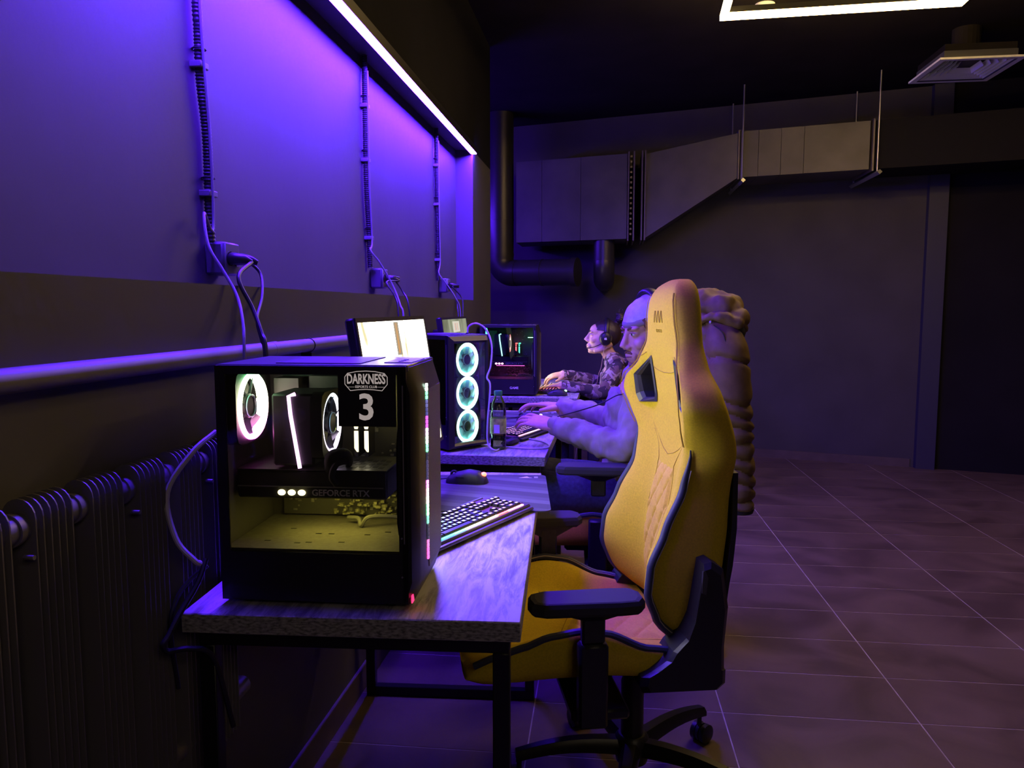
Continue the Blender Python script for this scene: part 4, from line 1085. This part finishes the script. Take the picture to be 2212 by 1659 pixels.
    # hinge covers and under-frame
    HP = [(-.082, .703), (-.100, .708), (-.128, .690), (-.142, .60), (-.135, .508), (-.136, .452), (-.140, .45), (-.140, .418), (-.122, .402), (.056, .404), (.064, .42), (.060, .442), (.035, .455), (.0, .478), (-.014, .500), (-.045, .530), (-.062, .575)]
    for s_ in (-1, 1):
        mb = MB(); cx_, cz_ = -.06, .50
        mb.loft([[(a, s_*y, b) for a, b in q] for q, y in ((HP, .205), (HP, .282), ([(cx_+(a-cx_)*.86, cz_+(b-cz_)*.94) for a, b in HP], .294))])
        h = mb.build('hinge_cover', BLACK, t, smooth=False)
        MB().prism([(-.088, .675), (-.082, .690), (-.076, .690), (-.074, .640), (-.084, .635)], s_*.289, s_*.296, 'xz').build('recline_lever', mat('grey_lever', (.06, .06, .065), .4), h, smooth=False)
    MB().box((-.02, -.14, .375), (.30, .14, .412), ch=.01).build('tilt_mechanism', BLACKM, t)
    MB().box((.09, -.30, .352), (.225, .30, .378), ch=.006).build('arm_bracket', BLACKM, t)
    for s_ in (-1, 1):
        a = MB().box((.148, s_*.312-.019, .35), (.214, s_*.312+.019, .545), ch=.006).build('arm_post', BLACK, t)
        MB().box((.155, s_*.312-.014, .545), (.207, s_*.312+.014, .625), ch=.005).build('arm_sleeve', SATIN, a)
        MB().loft([[(.16, s_*.312-.014, .60), (.20, s_*.312-.014, .60), (.20, s_*.312+.014, .60), (.16, s_*.312+.014, .60)], [(.10, s_*.33-.03, .632), (.27, s_*.33-.03, .632), (.27, s_*.33+.03, .632), (.10, s_*.33+.03, .632)]]).build('pad_support', BLACK, a, smooth=False)
        out = [(.075, -.018), (.09, -.042), (.13, -.046), (.30, -.042), (.325, -.03), (.33, 0), (.325, .03), (.30, .042), (.13, .046), (.09, .042), (.075, .018)]
        MB().loft([[(.20+(x-.20)*g, s_*.335+y*g, z) for x, y in out] for g, z in ((.94, .630), (1.0, .636), (1.0, .650), (.95, .659), (.88, .661))]).build('arm_pad', RUBBER, t, smooth=False)
    # gas lift, star base, castors
    MB().lathe([(0, .10), (.030, .10), (.0305, .29), (.026, .305), (0, .305)]).build('lift_cover', BLACK, t)
    MB().cyl((0, 0, .30), (0, 0, .378), .022).build('gas_lift', BLACKM, t)
    MB().lathe([(0, .065), (.042, .07), (.048, .10), (.045, .135), (.036, .145), (0, .145)]).build('base_hub', BLACK, t)
    for k in range(5):
        a = math.radians(48+72*k-194)
        ca, sa = math.cos(a), math.sin(a)
        rr = []
        for q in range(9):
            f = q/8; r_ = .03+.285*f; z = .112+.018*math.sin(math.pi*f*.9)-.022*f; w_ = .026-.008*f; h = .022-.008*f
            rr.append([(ca*r_-sa*w_*uu, sa*r_+ca*w_*uu, z+h*ww) for uu, ww in ((1, -.7), (1, .2), (.55, 1), (-.55, 1), (-1, .2), (-1, -.7))])
        lgm = MB().loft(rr).build('star_leg', BLACKM, t)
        cx_, cy_ = ca*.305, sa*.305
        cs = MB().cyl((cx_, cy_, .055), (cx_, cy_, .085), .007, seg=10)
        for s_ in (-1, 1):
            ax = Vector((-sa, ca, 0)); rad_d = Vector((ca, sa, 0))
            c0 = Vector((cx_, cy_, .0285)) + rad_d*.012
            cs.tube([c0+ax*s_*.006, c0+ax*s_*.009, c0+ax*s_*.022, c0+ax*s_*.025], [.024, .028, .028, .023], 20)
        cs.tube([Vector((cx_, cy_, .03))+Vector((ca, sa, 0))*.01-Vector((-sa, ca, 0))*.005, Vector((cx_, cy_, .03))+Vector((ca, sa, 0))*.01+Vector((-sa, ca, 0))*.005], .0265, 16)
        cs.build('castor', BLACK, lgm)
    return t
CHAIR_G = 'yellow gaming chairs at the desks'
ch1 = empty('gaming_chair', (.064, 2.0, 0), math.radians(194), 'empty yellow gaming chair with quilted inserts and black armrests', 'chair', CHAIR_G)
chair_parts(ch1)
def child(t, n): return [q for q in SC.objects if q.parent == t and q.name.split('.')[0] == n]
ch2 = copy_tree(ch1); tag(ch2, 'yellow gaming chair under the person in the cap, padded jacket over its back')
ch2.location = (.12, 2.98, 0); ch2.rotation_euler[2] = math.radians(183)
for n in ('arm_post', 'arm_pad'):
    for q in child(ch2, n): q.location.z = .085 if n == 'arm_pad' else .0
for q in child(ch2, 'arm_post'):
    for w2 in [x for x in SC.objects if x.parent == q]: w2.location.z = .085
for n in ('backrest',):
    for q in child(ch2, n): q.rotation_euler[1] = -math.radians(3.0); q.location = (0, 0, .002)
ch3 = copy_tree(ch1); tag(ch3, 'yellow gaming chair under the person in camouflage')
ch3.location = (.10, 5.16, 0); ch3.rotation_euler[2] = math.radians(180)

# ------------------------------------------------------------------ people
def frame_m(o, fwd, up=(0, 0, 1)):
    f = Vector(fwd).normalized(); u = Vector(up); u = (u - f*u.dot(f)).normalized(); l = u.cross(f)
    return Matrix(((f.x, l.x, u.x, o[0]), (f.y, l.y, u.y, o[1]), (f.z, l.z, u.z, o[2]), (0, 0, 0, 1)))
def head_solid(M, k=1.0, male=True):
    m = MB()
    m.ell((-.018, 0, .030), (.098, .076, .088), 24, 16)
    m.ell((.020, 0, -.020), (.076, .066, .092), 24, 14)
    m.ell((.050, 0, .040), (.046, .060, .050), 20, 12)
    m.ell((.052, 0, -.092), (.042, .040, .026), 18, 10)
    m.ell((.076, 0, -.104), (.017, .020, .014), 14, 8)
    m.tube([(-.055, .052, -.03), (.0, .058, -.075), (.05, .035, -.098)], [.024, .018, .016], 12, smooth=3)
    m.tube([(-.055, -.052, -.03), (.0, -.058, -.075), (.05, -.035, -.098)], [.024, .018, .016], 12, smooth=3)
    m.tube([(.092, 0, .028), (.102, 0, .004), (.116, 0, -.022), (.120, 0, -.031)], [.008, .0095, .012, .0115], 12, smooth=3)
    for s_ in (-1, 1):
        m.ell((.103, s_*.011, -.033), (.012, .009, .009), 10, 8)
        m.ell((.082, s_*.030, .033), (.016, .026, .008 if male else .006), 12, 8)
        m.ell((.066, s_*.042, -.022), (.026, .022, .024), 12, 8)
        m.ell((-.006, s_*.078, .002), (.019, .008, .031), 12, 8, Matrix.Rotation(s_*.25, 3, 'Z'))
        m.ell((.079, s_*.031, .013), (.014, .017, .011), 12, 8)
    m.ell((.098, 0, -.060), (.011, .023, .0065), 14, 8)
    m.ell((.096, 0, -.072), (.011, .020, .0070), 14, 8)
    m.ell((.088, 0, -.066), (.016, .030, .026), 14, 8)
    return m.xf(M @ Matrix.Scale(k, 4))
def hand_solid(M, s_, curl=.5, spread=.13, k=1.0):
    m = MB()
    m.loft([[(x, w_*math.cos(a), z+h*math.sin(a)) for a in [2*math.pi*q/14 for q in range(14)]] for x, w_, h, z in ((-.03, .027, .021, 0), (.0, .028, .020, 0), (.03, .037, .018, .003), (.065, .042, .015, .006), (.092, .041, .012, .006), (.10, .038, .009, .005))])
    base = [(.092, .030, .0085, (.040, .026, .020)), (.098, .010, .0088, (.045, .029, .022)), (.094, -.010, .0085, (.041, .027, .021)), (.086, -.029, .0075, (.032, .021, .018))]
    for i, (x, y, r_, ls) in enumerate(base):
        y *= s_; a = .25; p = Vector((x-.012, y, .006)); pts = [p.copy()]; yaw = s_*spread*(1.5-i)
        d = Vector((1, 0, 0)); c_ = curl*(1+.10*i)
        p = Vector((x, y, .006)); pts.append(p.copy())
        for j, L in enumerate(ls):
            a -= c_*(.55, .75, .6)[j]
            p = p + Vector((math.cos(a)*math.cos(yaw), math.sin(yaw)*math.cos(a), math.sin(a)))*L
            pts.append(p.copy())
        m.tube(pts, [r_*1.1, r_*1.05, r_, r_*.92, r_*.72], 10, smooth=3)
    m.tube([(.012, s_*.022, -.002), (.035, s_*.042, -.006), (.062, s_*.054, -.012), (.086, s_*.055, -.018)], [.014, .0125, .0105, .008], 10, smooth=3)
    return m.xf(M @ Matrix.Scale(k, 4))
def merge(a, b): a.add(b.v, b.f); return a
def torso_solid(rows, grow=0.0, lat=(0, -1, 0), n=22):
    """rows: centre, half width, half depth; bodies face about -x"""
    L = Vector(lat); rr = []
    for i, (c, a, b) in enumerate(rows):
        c = Vector(c); c0 = Vector(rows[max(i-1, 0)][0]); c1 = Vector(rows[min(i+1, len(rows)-1)][0]); t = (c1-c0).normalized(); fr = L.cross(t).normalized()
        rr.append([c + L*math.copysign(abs(math.cos(q))**.85, math.cos(q))*(a+grow) + fr*math.sin(q)*(b+grow) for q in [2*math.pi*k/n for k in range(n)]])
    return MB().loft(rr)
def limb(m, pts, rad, grow=0.0, smooth=4, seg=14):
    m.tube(pts, [r_+grow for r_ in rad], seg, smooth=smooth)
    for p, r_ in zip(pts, rad): m.ell(p, (r_+grow,)*3, 14, 8)
    return m
def local_mesh(me, o):
    for v in me.vertices: v.co -= o
    return me
def person(spec):
    o = Vector(spec['root'])
    b = torso_solid(spec['torso'])
    HM = frame_m(spec['head'], spec['look'], spec.get('head_up', (0, 0, 1)))
    merge(b, head_solid(HM, spec['hk'], spec['male']))
    nb = Vector(spec['torso'][-1][0])
    nk = spec['neck']
    b.tube([nb - Vector((0, 0, .03)), nb, HM @ Vector((-.030, 0, -.075)), HM @ Vector((-.015, 0, -.03))], [nk*1.3, nk*1.05, nk, nk], 16, smooth=3)
    for side in ('L', 'R'):
        sh, el_, wr_ = (Vector(q) for q in spec['arm'+side])
        limb(b, [sh, sh.lerp(el_, .5), el_, el_.lerp(wr_, .45), wr_], [.05, .045, .038, .036, .026], 0)
        HD = frame_m(wr_ - Vector(spec['hand'+side][0]).normalized()*.01, spec['hand'+side][0], spec['hand'+side][1])
        merge(b, hand_solid(HD, -1 if side == 'L' else 1, spec['hand'+side][2], k=spec['handk']))
        hp_, kn, an = (Vector(q) for q in spec['leg'+side])
        limb(b, [hp_, hp_.lerp(kn, .5), kn, kn.lerp(an, .4), an], [.085, .075, .056, .052, .038], 0)
        b.tube([an + Vector((.05, 0, -.045)), an + Vector((-.03, 0, -.05)), an + Vector((-.16, 0, -.06))], [.032, .036, .026], 12)
    me = remesh(b, 'person', spec['voxel'], 5, factor=.5)
    me.materials.append(spec['skin'])
    p = place('person', local_mesh(me, o), None, o)
    tag(p, spec['label'], 'person')
    return p, HM, o
def part_mesh(name, me, m, par, o):
    me.materials.clear(); me.materials.append(m)
    return place(name, local_mesh(me, o), par)
def clothes(p, spec, o, top_m, leg_m, top_name, fold, hood=True):
    c = torso_solid(spec['torso'][:-1], .022)
    nb = Vector(spec['torso'][-1][0])
    for side in ('L', 'R'):
        sh, el_, wr_ = (Vector(q) for q in spec['arm'+side])
        limb(c, [sh, sh.lerp(el_, .5), el_, el_.lerp(wr_, .5), el_.lerp(wr_, .88)], [.060, .056, .052, .046, .038], spec['bulk'])
        d = (wr_-el_).normalized()
        c.tube([el_.lerp(wr_, .86), wr_ + d*.004], [.036, .034], 14)
        c.tube([sh + Vector((0, 0, .02)), sh.lerp(nb, .6) + Vector((0, 0, .02)), nb], [.062, .066, .058], 14)
    if hood:
        c.tube([nb + Vector((.02, -.085, .0)), nb + Vector((.075, -.05, -.01)), nb + Vector((.095, 0, -.02)), nb + Vector((.075, .05, -.01)), nb + Vector((.02, .085, .0))], [.03, .044, .05, .044, .03], 12, smooth=4)
    me = remesh(c, top_name, .0065, 3, fold, 19.0)
    part_mesh(top_name, me, top_m, p, o)
    c = torso_solid(spec['torso'][:2], .012)
    for side in ('L', 'R'):
        hp_, kn, an = (Vector(q) for q in spec['leg'+side])
        limb(c, [hp_, hp_.lerp(kn, .5), kn, kn.lerp(an, .4), an], [.092, .084, .068, .062, .052], .004)
    part_mesh('trousers', remesh(c, 'trousers', .009, 4, .006, 11), leg_m, p, o)
    for side in ('L', 'R'):
        an = Vector(spec['leg'+side][2])
        s_ = MB().tube([an + Vector((.055, 0, -.045)), an + Vector((-.02, 0, -.045)), an + Vector((-.10, 0, -.058)), an + Vector((-.175, 0, -.066))], [.036, .043, .040, .028], 14, smooth=3)
        s_.build('shoe', RUBBER, p, loc=-o)
def face_bits(p, HM, o, k, brow_m, iris, lid=1.0):
    S = HM @ Matrix.Scale(k, 4)
    for s_ in (-1, 1):
        e = MB().ell((.0865, s_*.031, .0135), (.0085, .0125, .0070), 14, 10).xf(S).build('eye', mat('eye_white', (.72, .68, .66), .25), p, loc=-o)
        MB().ell((.0935, s_*.0315, .0135), (.0024, .0052, .0052), 12, 8).xf(S).build('iris', iris, e)
        lid_ = MB().tube([(.088, s_*.016, .0155), (.0965, s_*.03, .0205), (.088, s_*.046, .0155)], [.0022, .0026, .0020], 8, smooth=4).xf(S).build('eyelid', mat('eyelid_skin', (.30, .16, .13), .6), p, loc=-o)
        MB().tube([(.098, s_*.014, .030), (.097, s_*.030, .036), (.082, s_*.050, .031)], [.0030, .0036, .0018], 8, smooth=4, squash=(1.5, .7)).xf(S).build('eyebrow', brow_m, p, loc=-o)
    MB().tube([(.100, .021, -.066), (.1085, 0, -.0655), (.100, -.021, -.066)], [.0014, .0022, .0014], 8, smooth=4).xf(S).build('mouth_line', mat('lip_dark', (.22, .07, .07), .6), p, loc=-o)
    return S
def shell(S, keep, r, c=(-.018, 0, .030), nu=64, nv=44, rough=.003, fs=60, thick=.010, seed=0):
    """hair or cap: part of an ellipsoid shell with a ragged surface"""
    vs_, idx, m = [], {}, MB()
    for j in range(nv+1):
        th = math.pi*j/nv
        for i in range(nu):
            ph = 2*math.pi*i/nu
            d = Vector((math.sin(th)*math.cos(ph), math.sin(th)*math.sin(ph), math.cos(th)))
            q = Vector(c) + Vector((d.x*r[0], d.y*r[1], d.z*r[2]))
            n_ = mnoise.noise(Vector((q.x*fs+seed, q.y*fs, q.z*fs*.4)))
            vs_.append(q + d*rough*n_)
    inn = [Vector(c) + (v-Vector(c))*(1-thick/.09) for v in vs_]
    fs_ = []
    N = len(vs_)
    ok = [keep(v) for v in vs_]
    for j in range(nv):
        for i in range(nu):
            a, b, c2, d2 = j*nu+i, j*nu+(i+1) % nu, (j+1)*nu+(i+1) % nu, (j+1)*nu+i
            if ok[a] and ok[b] and ok[c2] and ok[d2]:
                fs_.append((a, b, c2, d2)); fs_.append((a+N, d2+N, c2+N, b+N))
    m.add(vs_+inn, fs_); return m.xf(S)
def headset(S, label, k=1.0, boom=True, logo=False):
    o = S @ Vector((0, 0, 0))
    T = Matrix.Translation(-o) @ S
    t = empty('headset', o, 0, label, 'headset', 'over-ear headsets being worn')
    band = [(-.012, .092*math.cos(a), .012+.122*math.sin(a)) for a in [math.pi*q/20 for q in range(21)]]
    MB().tube(band, .0085, 8, squash=(.8, 2.0), up=(0, 0, 1)).xf(T).build('headband', BLACK, t)
    MB().tube([(x, y*.965, z-.005) for x, y, z in band[4:17]], .008, 8, squash=(.7, 1.8), up=(0, 0, 1)).xf(T).build('band_cushion', RUBBER, t)
    for s_ in (-1, 1):
        e = MB().lathe([(0, .034), (.026, .033), (.036, .026), (.040, .014), (.040, .004), (0, .004)], (0, 0, 0), 28, 'y')
        e.xf(Matrix.Translation((-.010, s_*.080, -.004)) @ Matrix.Scale(s_, 4, (0, 1, 0)) @ Matrix.Scale(1.18, 4, (0, 0, 1)))
        e = e.xf(T).build('ear_cup', BLACK, t)
        MB().torus((-.010, s_*.086, -.004), .037, .0085, 'y', 30, 10).xf(Matrix.Translation((0, 0, 0))).xf(T).build('ear_cushion', mat('cushion_grey', (.10, .10, .11), .75), e)
        MB().torus((-.010, s_*.106, -.004), .034, .0016, 'y', 30, 6).xf(T).build('trim_ring', STEEL, e)
        if logo: MB().prism([(-.018, -.011), (.000, -.011), (.002, -.004), (-.003, .004), (-.006, -.001), (-.010, .006), (-.015, .001)], s_*.1145, s_*.1155, 'xz').xf(T).build('logo', WHITE_INK, e, smooth=False)
    if boom: MB().tube([(.0, .100, -.030), (.045, .085, -.060), (.085, .055, -.078), (.105, .030, -.082)], [.0032, .0026, .0026, .005], 8, smooth=5).xf(T).build('microphone', BLACK, t)
    return t

MAN = dict(root=(.10, 2.98, .49), male=True, skin=SKIN_M, hk=1.05, handk=1.08, neck=.055, voxel=.0042, bulk=.004,
    torso=[((.09, 2.98, .52), .15, .10), ((.095, 2.98, .62), .165, .115), ((.10, 2.98, .74), .15, .108), ((.105, 2.98, .87), .165, .112), ((.115, 2.98, .965), .165, .098), ((.125, 2.975, 1.03), .07, .062)],
    head=(.140, 2.930, 1.190), look=(-.86, -.46, -.16), 
    armL=((.105, 2.80, .985), (.055, 2.705, .795), (-.225, 2.905, .838)), armR=((.105, 3.16, .985), (.02, 3.26, .815), (-.235, 3.46, .838)),
    handL=((-.84, .50, .06), (.0, -.40, 1), .52), handR=((-.97, .12, .02), (0, .1, 1), .55),
    legL=((.06, 2.89, .575), (-.36, 2.84, .585), (-.34, 2.84, .10)), legR=((.06, 3.07, .575), (-.36, 3.13, .585), (-.34, 3.13, .10)),
    label='bearded person in a grey cap and violet-grey hoodie playing with a headset on')
man, HMm, om = person(MAN)
HOOD = mat('grey_hoodie', (.30, .27, .22), .9, 0, .12, 25, .2, 500, spec=.2)
clothes(man, MAN, om, HOOD, mat('dark_jeans', (.03, .035, .06), .85, 0, .3, 80), 'hoodie', .014)
BROWN = mat('brown_hair', (.13, .055, .03), .7, 0, .4, 200)
Sm = face_bits(man, HMm, om, 1.05, BROWN, mat('iris_dark', (.02, .03, .03), .2))
man_o = Matrix.Translation(-om)
shell(Sm, lambda v: (v.z > .01-.9*(v.x+.02) if v.x < .035 else v.z > .075) and not (v.x > .05 and v.z < .078), (.1035, .0815, .094), rough=.004, fs=90).xf(man_o).build('hair', BROWN, man)
MB().tube([(.058, .060, .062), (.046, .067, .038), (.034, .072, .010), (.026, .074, -.018)], [.009, .013, .011, .005], 10, smooth=3).tube([(.058, -.060, .062), (.046, -.067, .038), (.034, -.072, .010), (.026, -.074, -.018)], [.009, .013, .011, .005], 10, smooth=3).xf(man_o @ Sm).build('sideburns', BROWN, man)
cap = shell(Sm, lambda v: v.z > .062-.20*v.x, (.115, .092, .106), (-.018, 0, .034), rough=.0045, fs=42, thick=.006)
CAPM = mat('grey_cap_cloth', (.50, .48, .50), .9, 0, .15, 60, .3, 300)
cap.xf(man_o).build('cap', CAPM, man)
band = [(-.018+.112*math.cos(a), .089*math.sin(a), .064-.20*(-.018+.112*math.cos(a))) for a in [2*math.pi*q/32 for q in range(32)]]
MB().tube(band, .0095, 8, loop=True, up=(0, 0, 1), squash=(1.2, .5)).xf(man_o @ Sm).build('cap_band', mat('cap_band_cloth', (.24, .20, .20), .9), man)
BEARD = mat('brown_beard', (.20, .10, .07), .85, 0, .5, 260)
bd = MB()
bd.ell((.076, 0, -.105), (.022, .026, .016), 16, 10)
bd.ell((.054, 0, -.096), (.046, .046, .024), 20, 12)
for s_ in (-1, 1):
    bd.tube([(.105, s_*.004, -.049), (.101, s_*.014, -.051), (.0985, s_*.022, -.056)], [.0046, .0044, .0026], 10, smooth=4)
    bd.tube([(.060, s_*.036, -.100), (.020, s_*.058, -.080), (-.01, s_*.066, -.045)], [.014, .010, .006], 10, smooth=4)
bd.xf(man_o @ Sm).build('beard', BEARD, man)
headset(Sm @ Matrix.Translation((.004, 0, .004)) @ Matrix.Scale(1.12, 4), 'black headset worn by the bearded person in the cap', boom=False)

WOM = dict(root=(.05, 5.16, .49), male=False, skin=SKIN_W, hk=.96, handk=.90, neck=.044, voxel=.0042, bulk=-.002,
    torso=[((.06, 5.16, .52), .15, .10), ((.055, 5.16, .60), .155, .105), ((.05, 5.16, .70), .125, .092), ((.035, 5.16, .80), .135, .10), ((.02, 5.16, .875), .135, .085), ((.0, 5.155, .935), .058, .052)],
    head=(-.066, 5.150, 1.092), look=(-.985, -.10, .10),
    armL=((.02, 5.005, .885), (-.06, 4.93, .752), (-.325, 4.89, .795)), armR=((.02, 5.315, .885), (-.07, 5.36, .775), (-.33, 5.14, .845)),
    handL=((-.98, .02, -.16), (0, 0, 1), .45), handR=((-.93, -.25, -.22), (.1, -.3, 1), .8),
    legL=((.03, 5.08, .57), (-.36, 5.04, .575), (-.34, 5.04, .10)), legR=((.03, 5.24, .57), (-.36, 5.28, .575), (-.34, 5.28, .10)),
    label='person in a camouflage hoodie with dark hair in a top bun, playing')
wom, HMw, ow = person(WOM)
clothes(wom, WOM, ow, pattern_mat('camouflage_cloth', 'camo'), mat('dark_jeans', ()), 'camouflage_hoodie', .006)
HAIRD = mat('dark_hair', (.022, .014, .013), .5, 0, .5, 200)
Sw = face_bits(wom, HMw, ow, .96, HAIRD, mat('iris_dark', ()))
wo = Matrix.Translation(-ow)
shell(Sw, lambda v: v.z > -.075 and v.x < .045+.35*(v.z-.02) and not (v.x > .0 and v.z < .045), (.106, .084, .096), (-.020, 0, .030), rough=.003, fs=80).xf(wo).build('hair', HAIRD, wom)
bn = MB()
for k in range(7):
    a = k*.9; bn.torus((-.085+.004*math.cos(a), .004*math.sin(a), .128+.006*(k-3)), .016-.0016*abs(k-3), .0085, 'z', 16, 8)
bn.tube([(-.07, 0, .10), (-.082, 0, .118), (-.085, 0, .132)], [.018, .014, .016], 12)
bn.tube([(-.085, 0, .145), (-.078, .006, .168), (-.086, .01, .182)], [.006, .003, .0012], 6, smooth=3).tube([(-.085, 0, .145), (-.096, -.006, .165), (-.092, -.01, .176)], [.006, .003, .0012], 6, smooth=3)
bn.xf(Matrix.Translation((-.085, 0, .13)) @ Matrix.Scale(1.35, 4) @ Matrix.Translation((.085-.012, 0, -.13+.012)))
bn.xf(wo @ Sw).build('hair_bun', HAIRD, wom)
headset(Sw, 'black headset with a boom microphone worn by the person in camouflage', logo=True)
cable([HMw @ Vector((-.01, .10, -.05)), HMw @ Vector((-.005, .10, -.10)), Vector((-.075, 5.02, .90)), Vector((-.09, 4.99, .86)), Vector((-.10, 5.0, .80))], .0018, 'thin headset cable running down the camouflage hoodie', mat('orange_grey_cable', (.35, .22, .17), .5))
cable([HMm @ Vector((-.01, .11, -.06)), HMm @ Vector((.02, .11, -.12)), Vector((.06, 2.84, .98)), on_y(1330, 855, 2.83), on_y(1290, 875, 2.85), on_y(1215, 897, 3.0), on_y(1170, 905, 3.1), on_y(1140, 900, 3.2), Vector((-.50, 3.30, .80)), Vector((-.60, 3.4, .757))], .0024, 'black headset cable crossing the hoodie sleeve to the desk')

# ------------------------------------------------------------------ padded jacket over the second chair
jk = empty('padded_jacket', (.37, 2.98, .55), 0, 'brown quilted hooded jacket hung over the back of the occupied chair', 'jacket')
JM = mat('brown_padded_nylon', (.150, .098, .045), .6, 0, .15, 30, .25, 90, spec=.2)
JI = mat('dark_jacket_lining', (.02, .017, .018), .8)
jo = Vector(jk.location)
def puffs(m, rows, n=26, cuts=(), amp=.016, top_close=True):
    """closed loft with stitched lines at the heights in cuts"""
    rr = []
    z_hi, z_lo = rows[0][0], rows[-1][0]
    N = 110
    for k in range(N+1):
        z = z_hi + (z_lo-z_hi)*k/N
        tab = sorted([tuple(q) for q in rows]); cx_, cy_, a, b = interp(tab, z)
        d = min(abs(z-c_) for c_ in cuts)
        pf = amp*(min(1, d/.026)**.5 - 1)
        ring = []
        for i in range(n):
            q = 2*math.pi*i/n
            wv = .007*mnoise.noise(Vector((math.cos(q)*2.5, math.sin(q)*2.5, z*16)))
            ring.append((cx_+(a+pf+wv)*math.cos(q)-jo.x, cy_+(b+pf+wv)*math.sin(q)-jo.y, z-jo.z+.010*math.sin(q*2+z*9)))
        rr.append(ring)
    return m.loft(rr)
body_rows = [(1.31, .315, 2.98, .045, .09), (1.26, .33, 2.975, .085, .16), (1.18, .345, 2.97, .10, .225), (1.08, .352, 2.97, .105, .255), (.95, .358, 2.975, .10, .26), (.80, .365, 2.98, .09, .25), (.66, .37, 2.98, .08, .24), (.60, .37, 2.98, .07, .23)]
puffs(MB(), body_rows, 40, cuts=(1.165, 1.01, .93, .855, .78, .71, .64, .60), amp=.011).build('jacket_body', JM, jk)
path, rads = catmull([Vector(q) for q in ((.372, 2.81, 1.245), (.392, 2.765, 1.15), (.402, 2.745, .99), (.425, 2.75, .83), (.448, 2.76, .67), (.456, 2.765, .575))], [.058, .082, .086, .076, .062, .052], 24)
cutz = [1.245, 1.105, .965, .915, .868, .82, .772, .72, .665, .61, .57]
rr = []
for i, (q, r_) in enumerate(zip(path, rads)):
    ring = []
    for k in range(30):
        a = 2*math.pi*k/30
        zz = q.z + .010*math.cos(a) + .010*math.sin(2*a+q.z*30)          # stitched lines hang slantwise
        d = min(abs(zz-c_) for c_ in cutz)
        e = .015*(min(1, d/.018)**.6-1) + .004*mnoise.noise(Vector((math.cos(a)*2, math.sin(a)*2, zz*22)))
        ring.append(q - jo + Vector((math.cos(a)*(r_+e)*.92, math.sin(a)*(r_+e), .0)))
    rr.append(ring)
MB().loft(rr).build('jacket_sleeve', JM, jk)
MB().tube([path[-2]-jo, path[-1]-jo+Vector((0, 0, -.014))], [.050, .044], 20).build('cuff', JI, jk)
# hood: a soft folded bag falling backwards over the headrest
hood_solid = MB()
hood_solid.ell(Vector((.335, 2.92, 1.292))-jo, (.085, .125, .062), 24, 14)
hood_solid.ell(Vector((.385, 2.87, 1.280))-jo, (.078, .105, .060), 24, 14)
hood_solid.ell(Vector((.425, 2.84, 1.245))-jo, (.050, .090, .042), 24, 14)
hood_solid.tube([Vector((.30, 2.79, 1.24))-jo, Vector((.36, 2.755, 1.250))-jo, Vector((.42, 2.76, 1.235))-jo, Vector((.455, 2.80, 1.205))-jo], [.02, .024, .022, .016], 12, smooth=4)
hm_ = remesh(hood_solid, 'hood', .005, 3, .016, 15)
hm_.materials.clear(); hm_.materials.append(JM); place('hood', hm_, jk)
MB().ell(Vector((.432, 2.82, 1.205))-jo, (.034, .07, .045), 20, 12).build('hood_lining', JI, jk)
MB().tube([Vector((.345, 2.735, 1.225))-jo, Vector((.372, 2.708, 1.20))-jo, Vector((.385, 2.690, 1.15))-jo], .0022, 6, smooth=4).build('drawcord', BLACK, jk)
MB().ell(Vector((.335, 2.742, 1.235))-jo, (.006, .006, .006), 10, 8).build('snap_button', STEEL, jk)
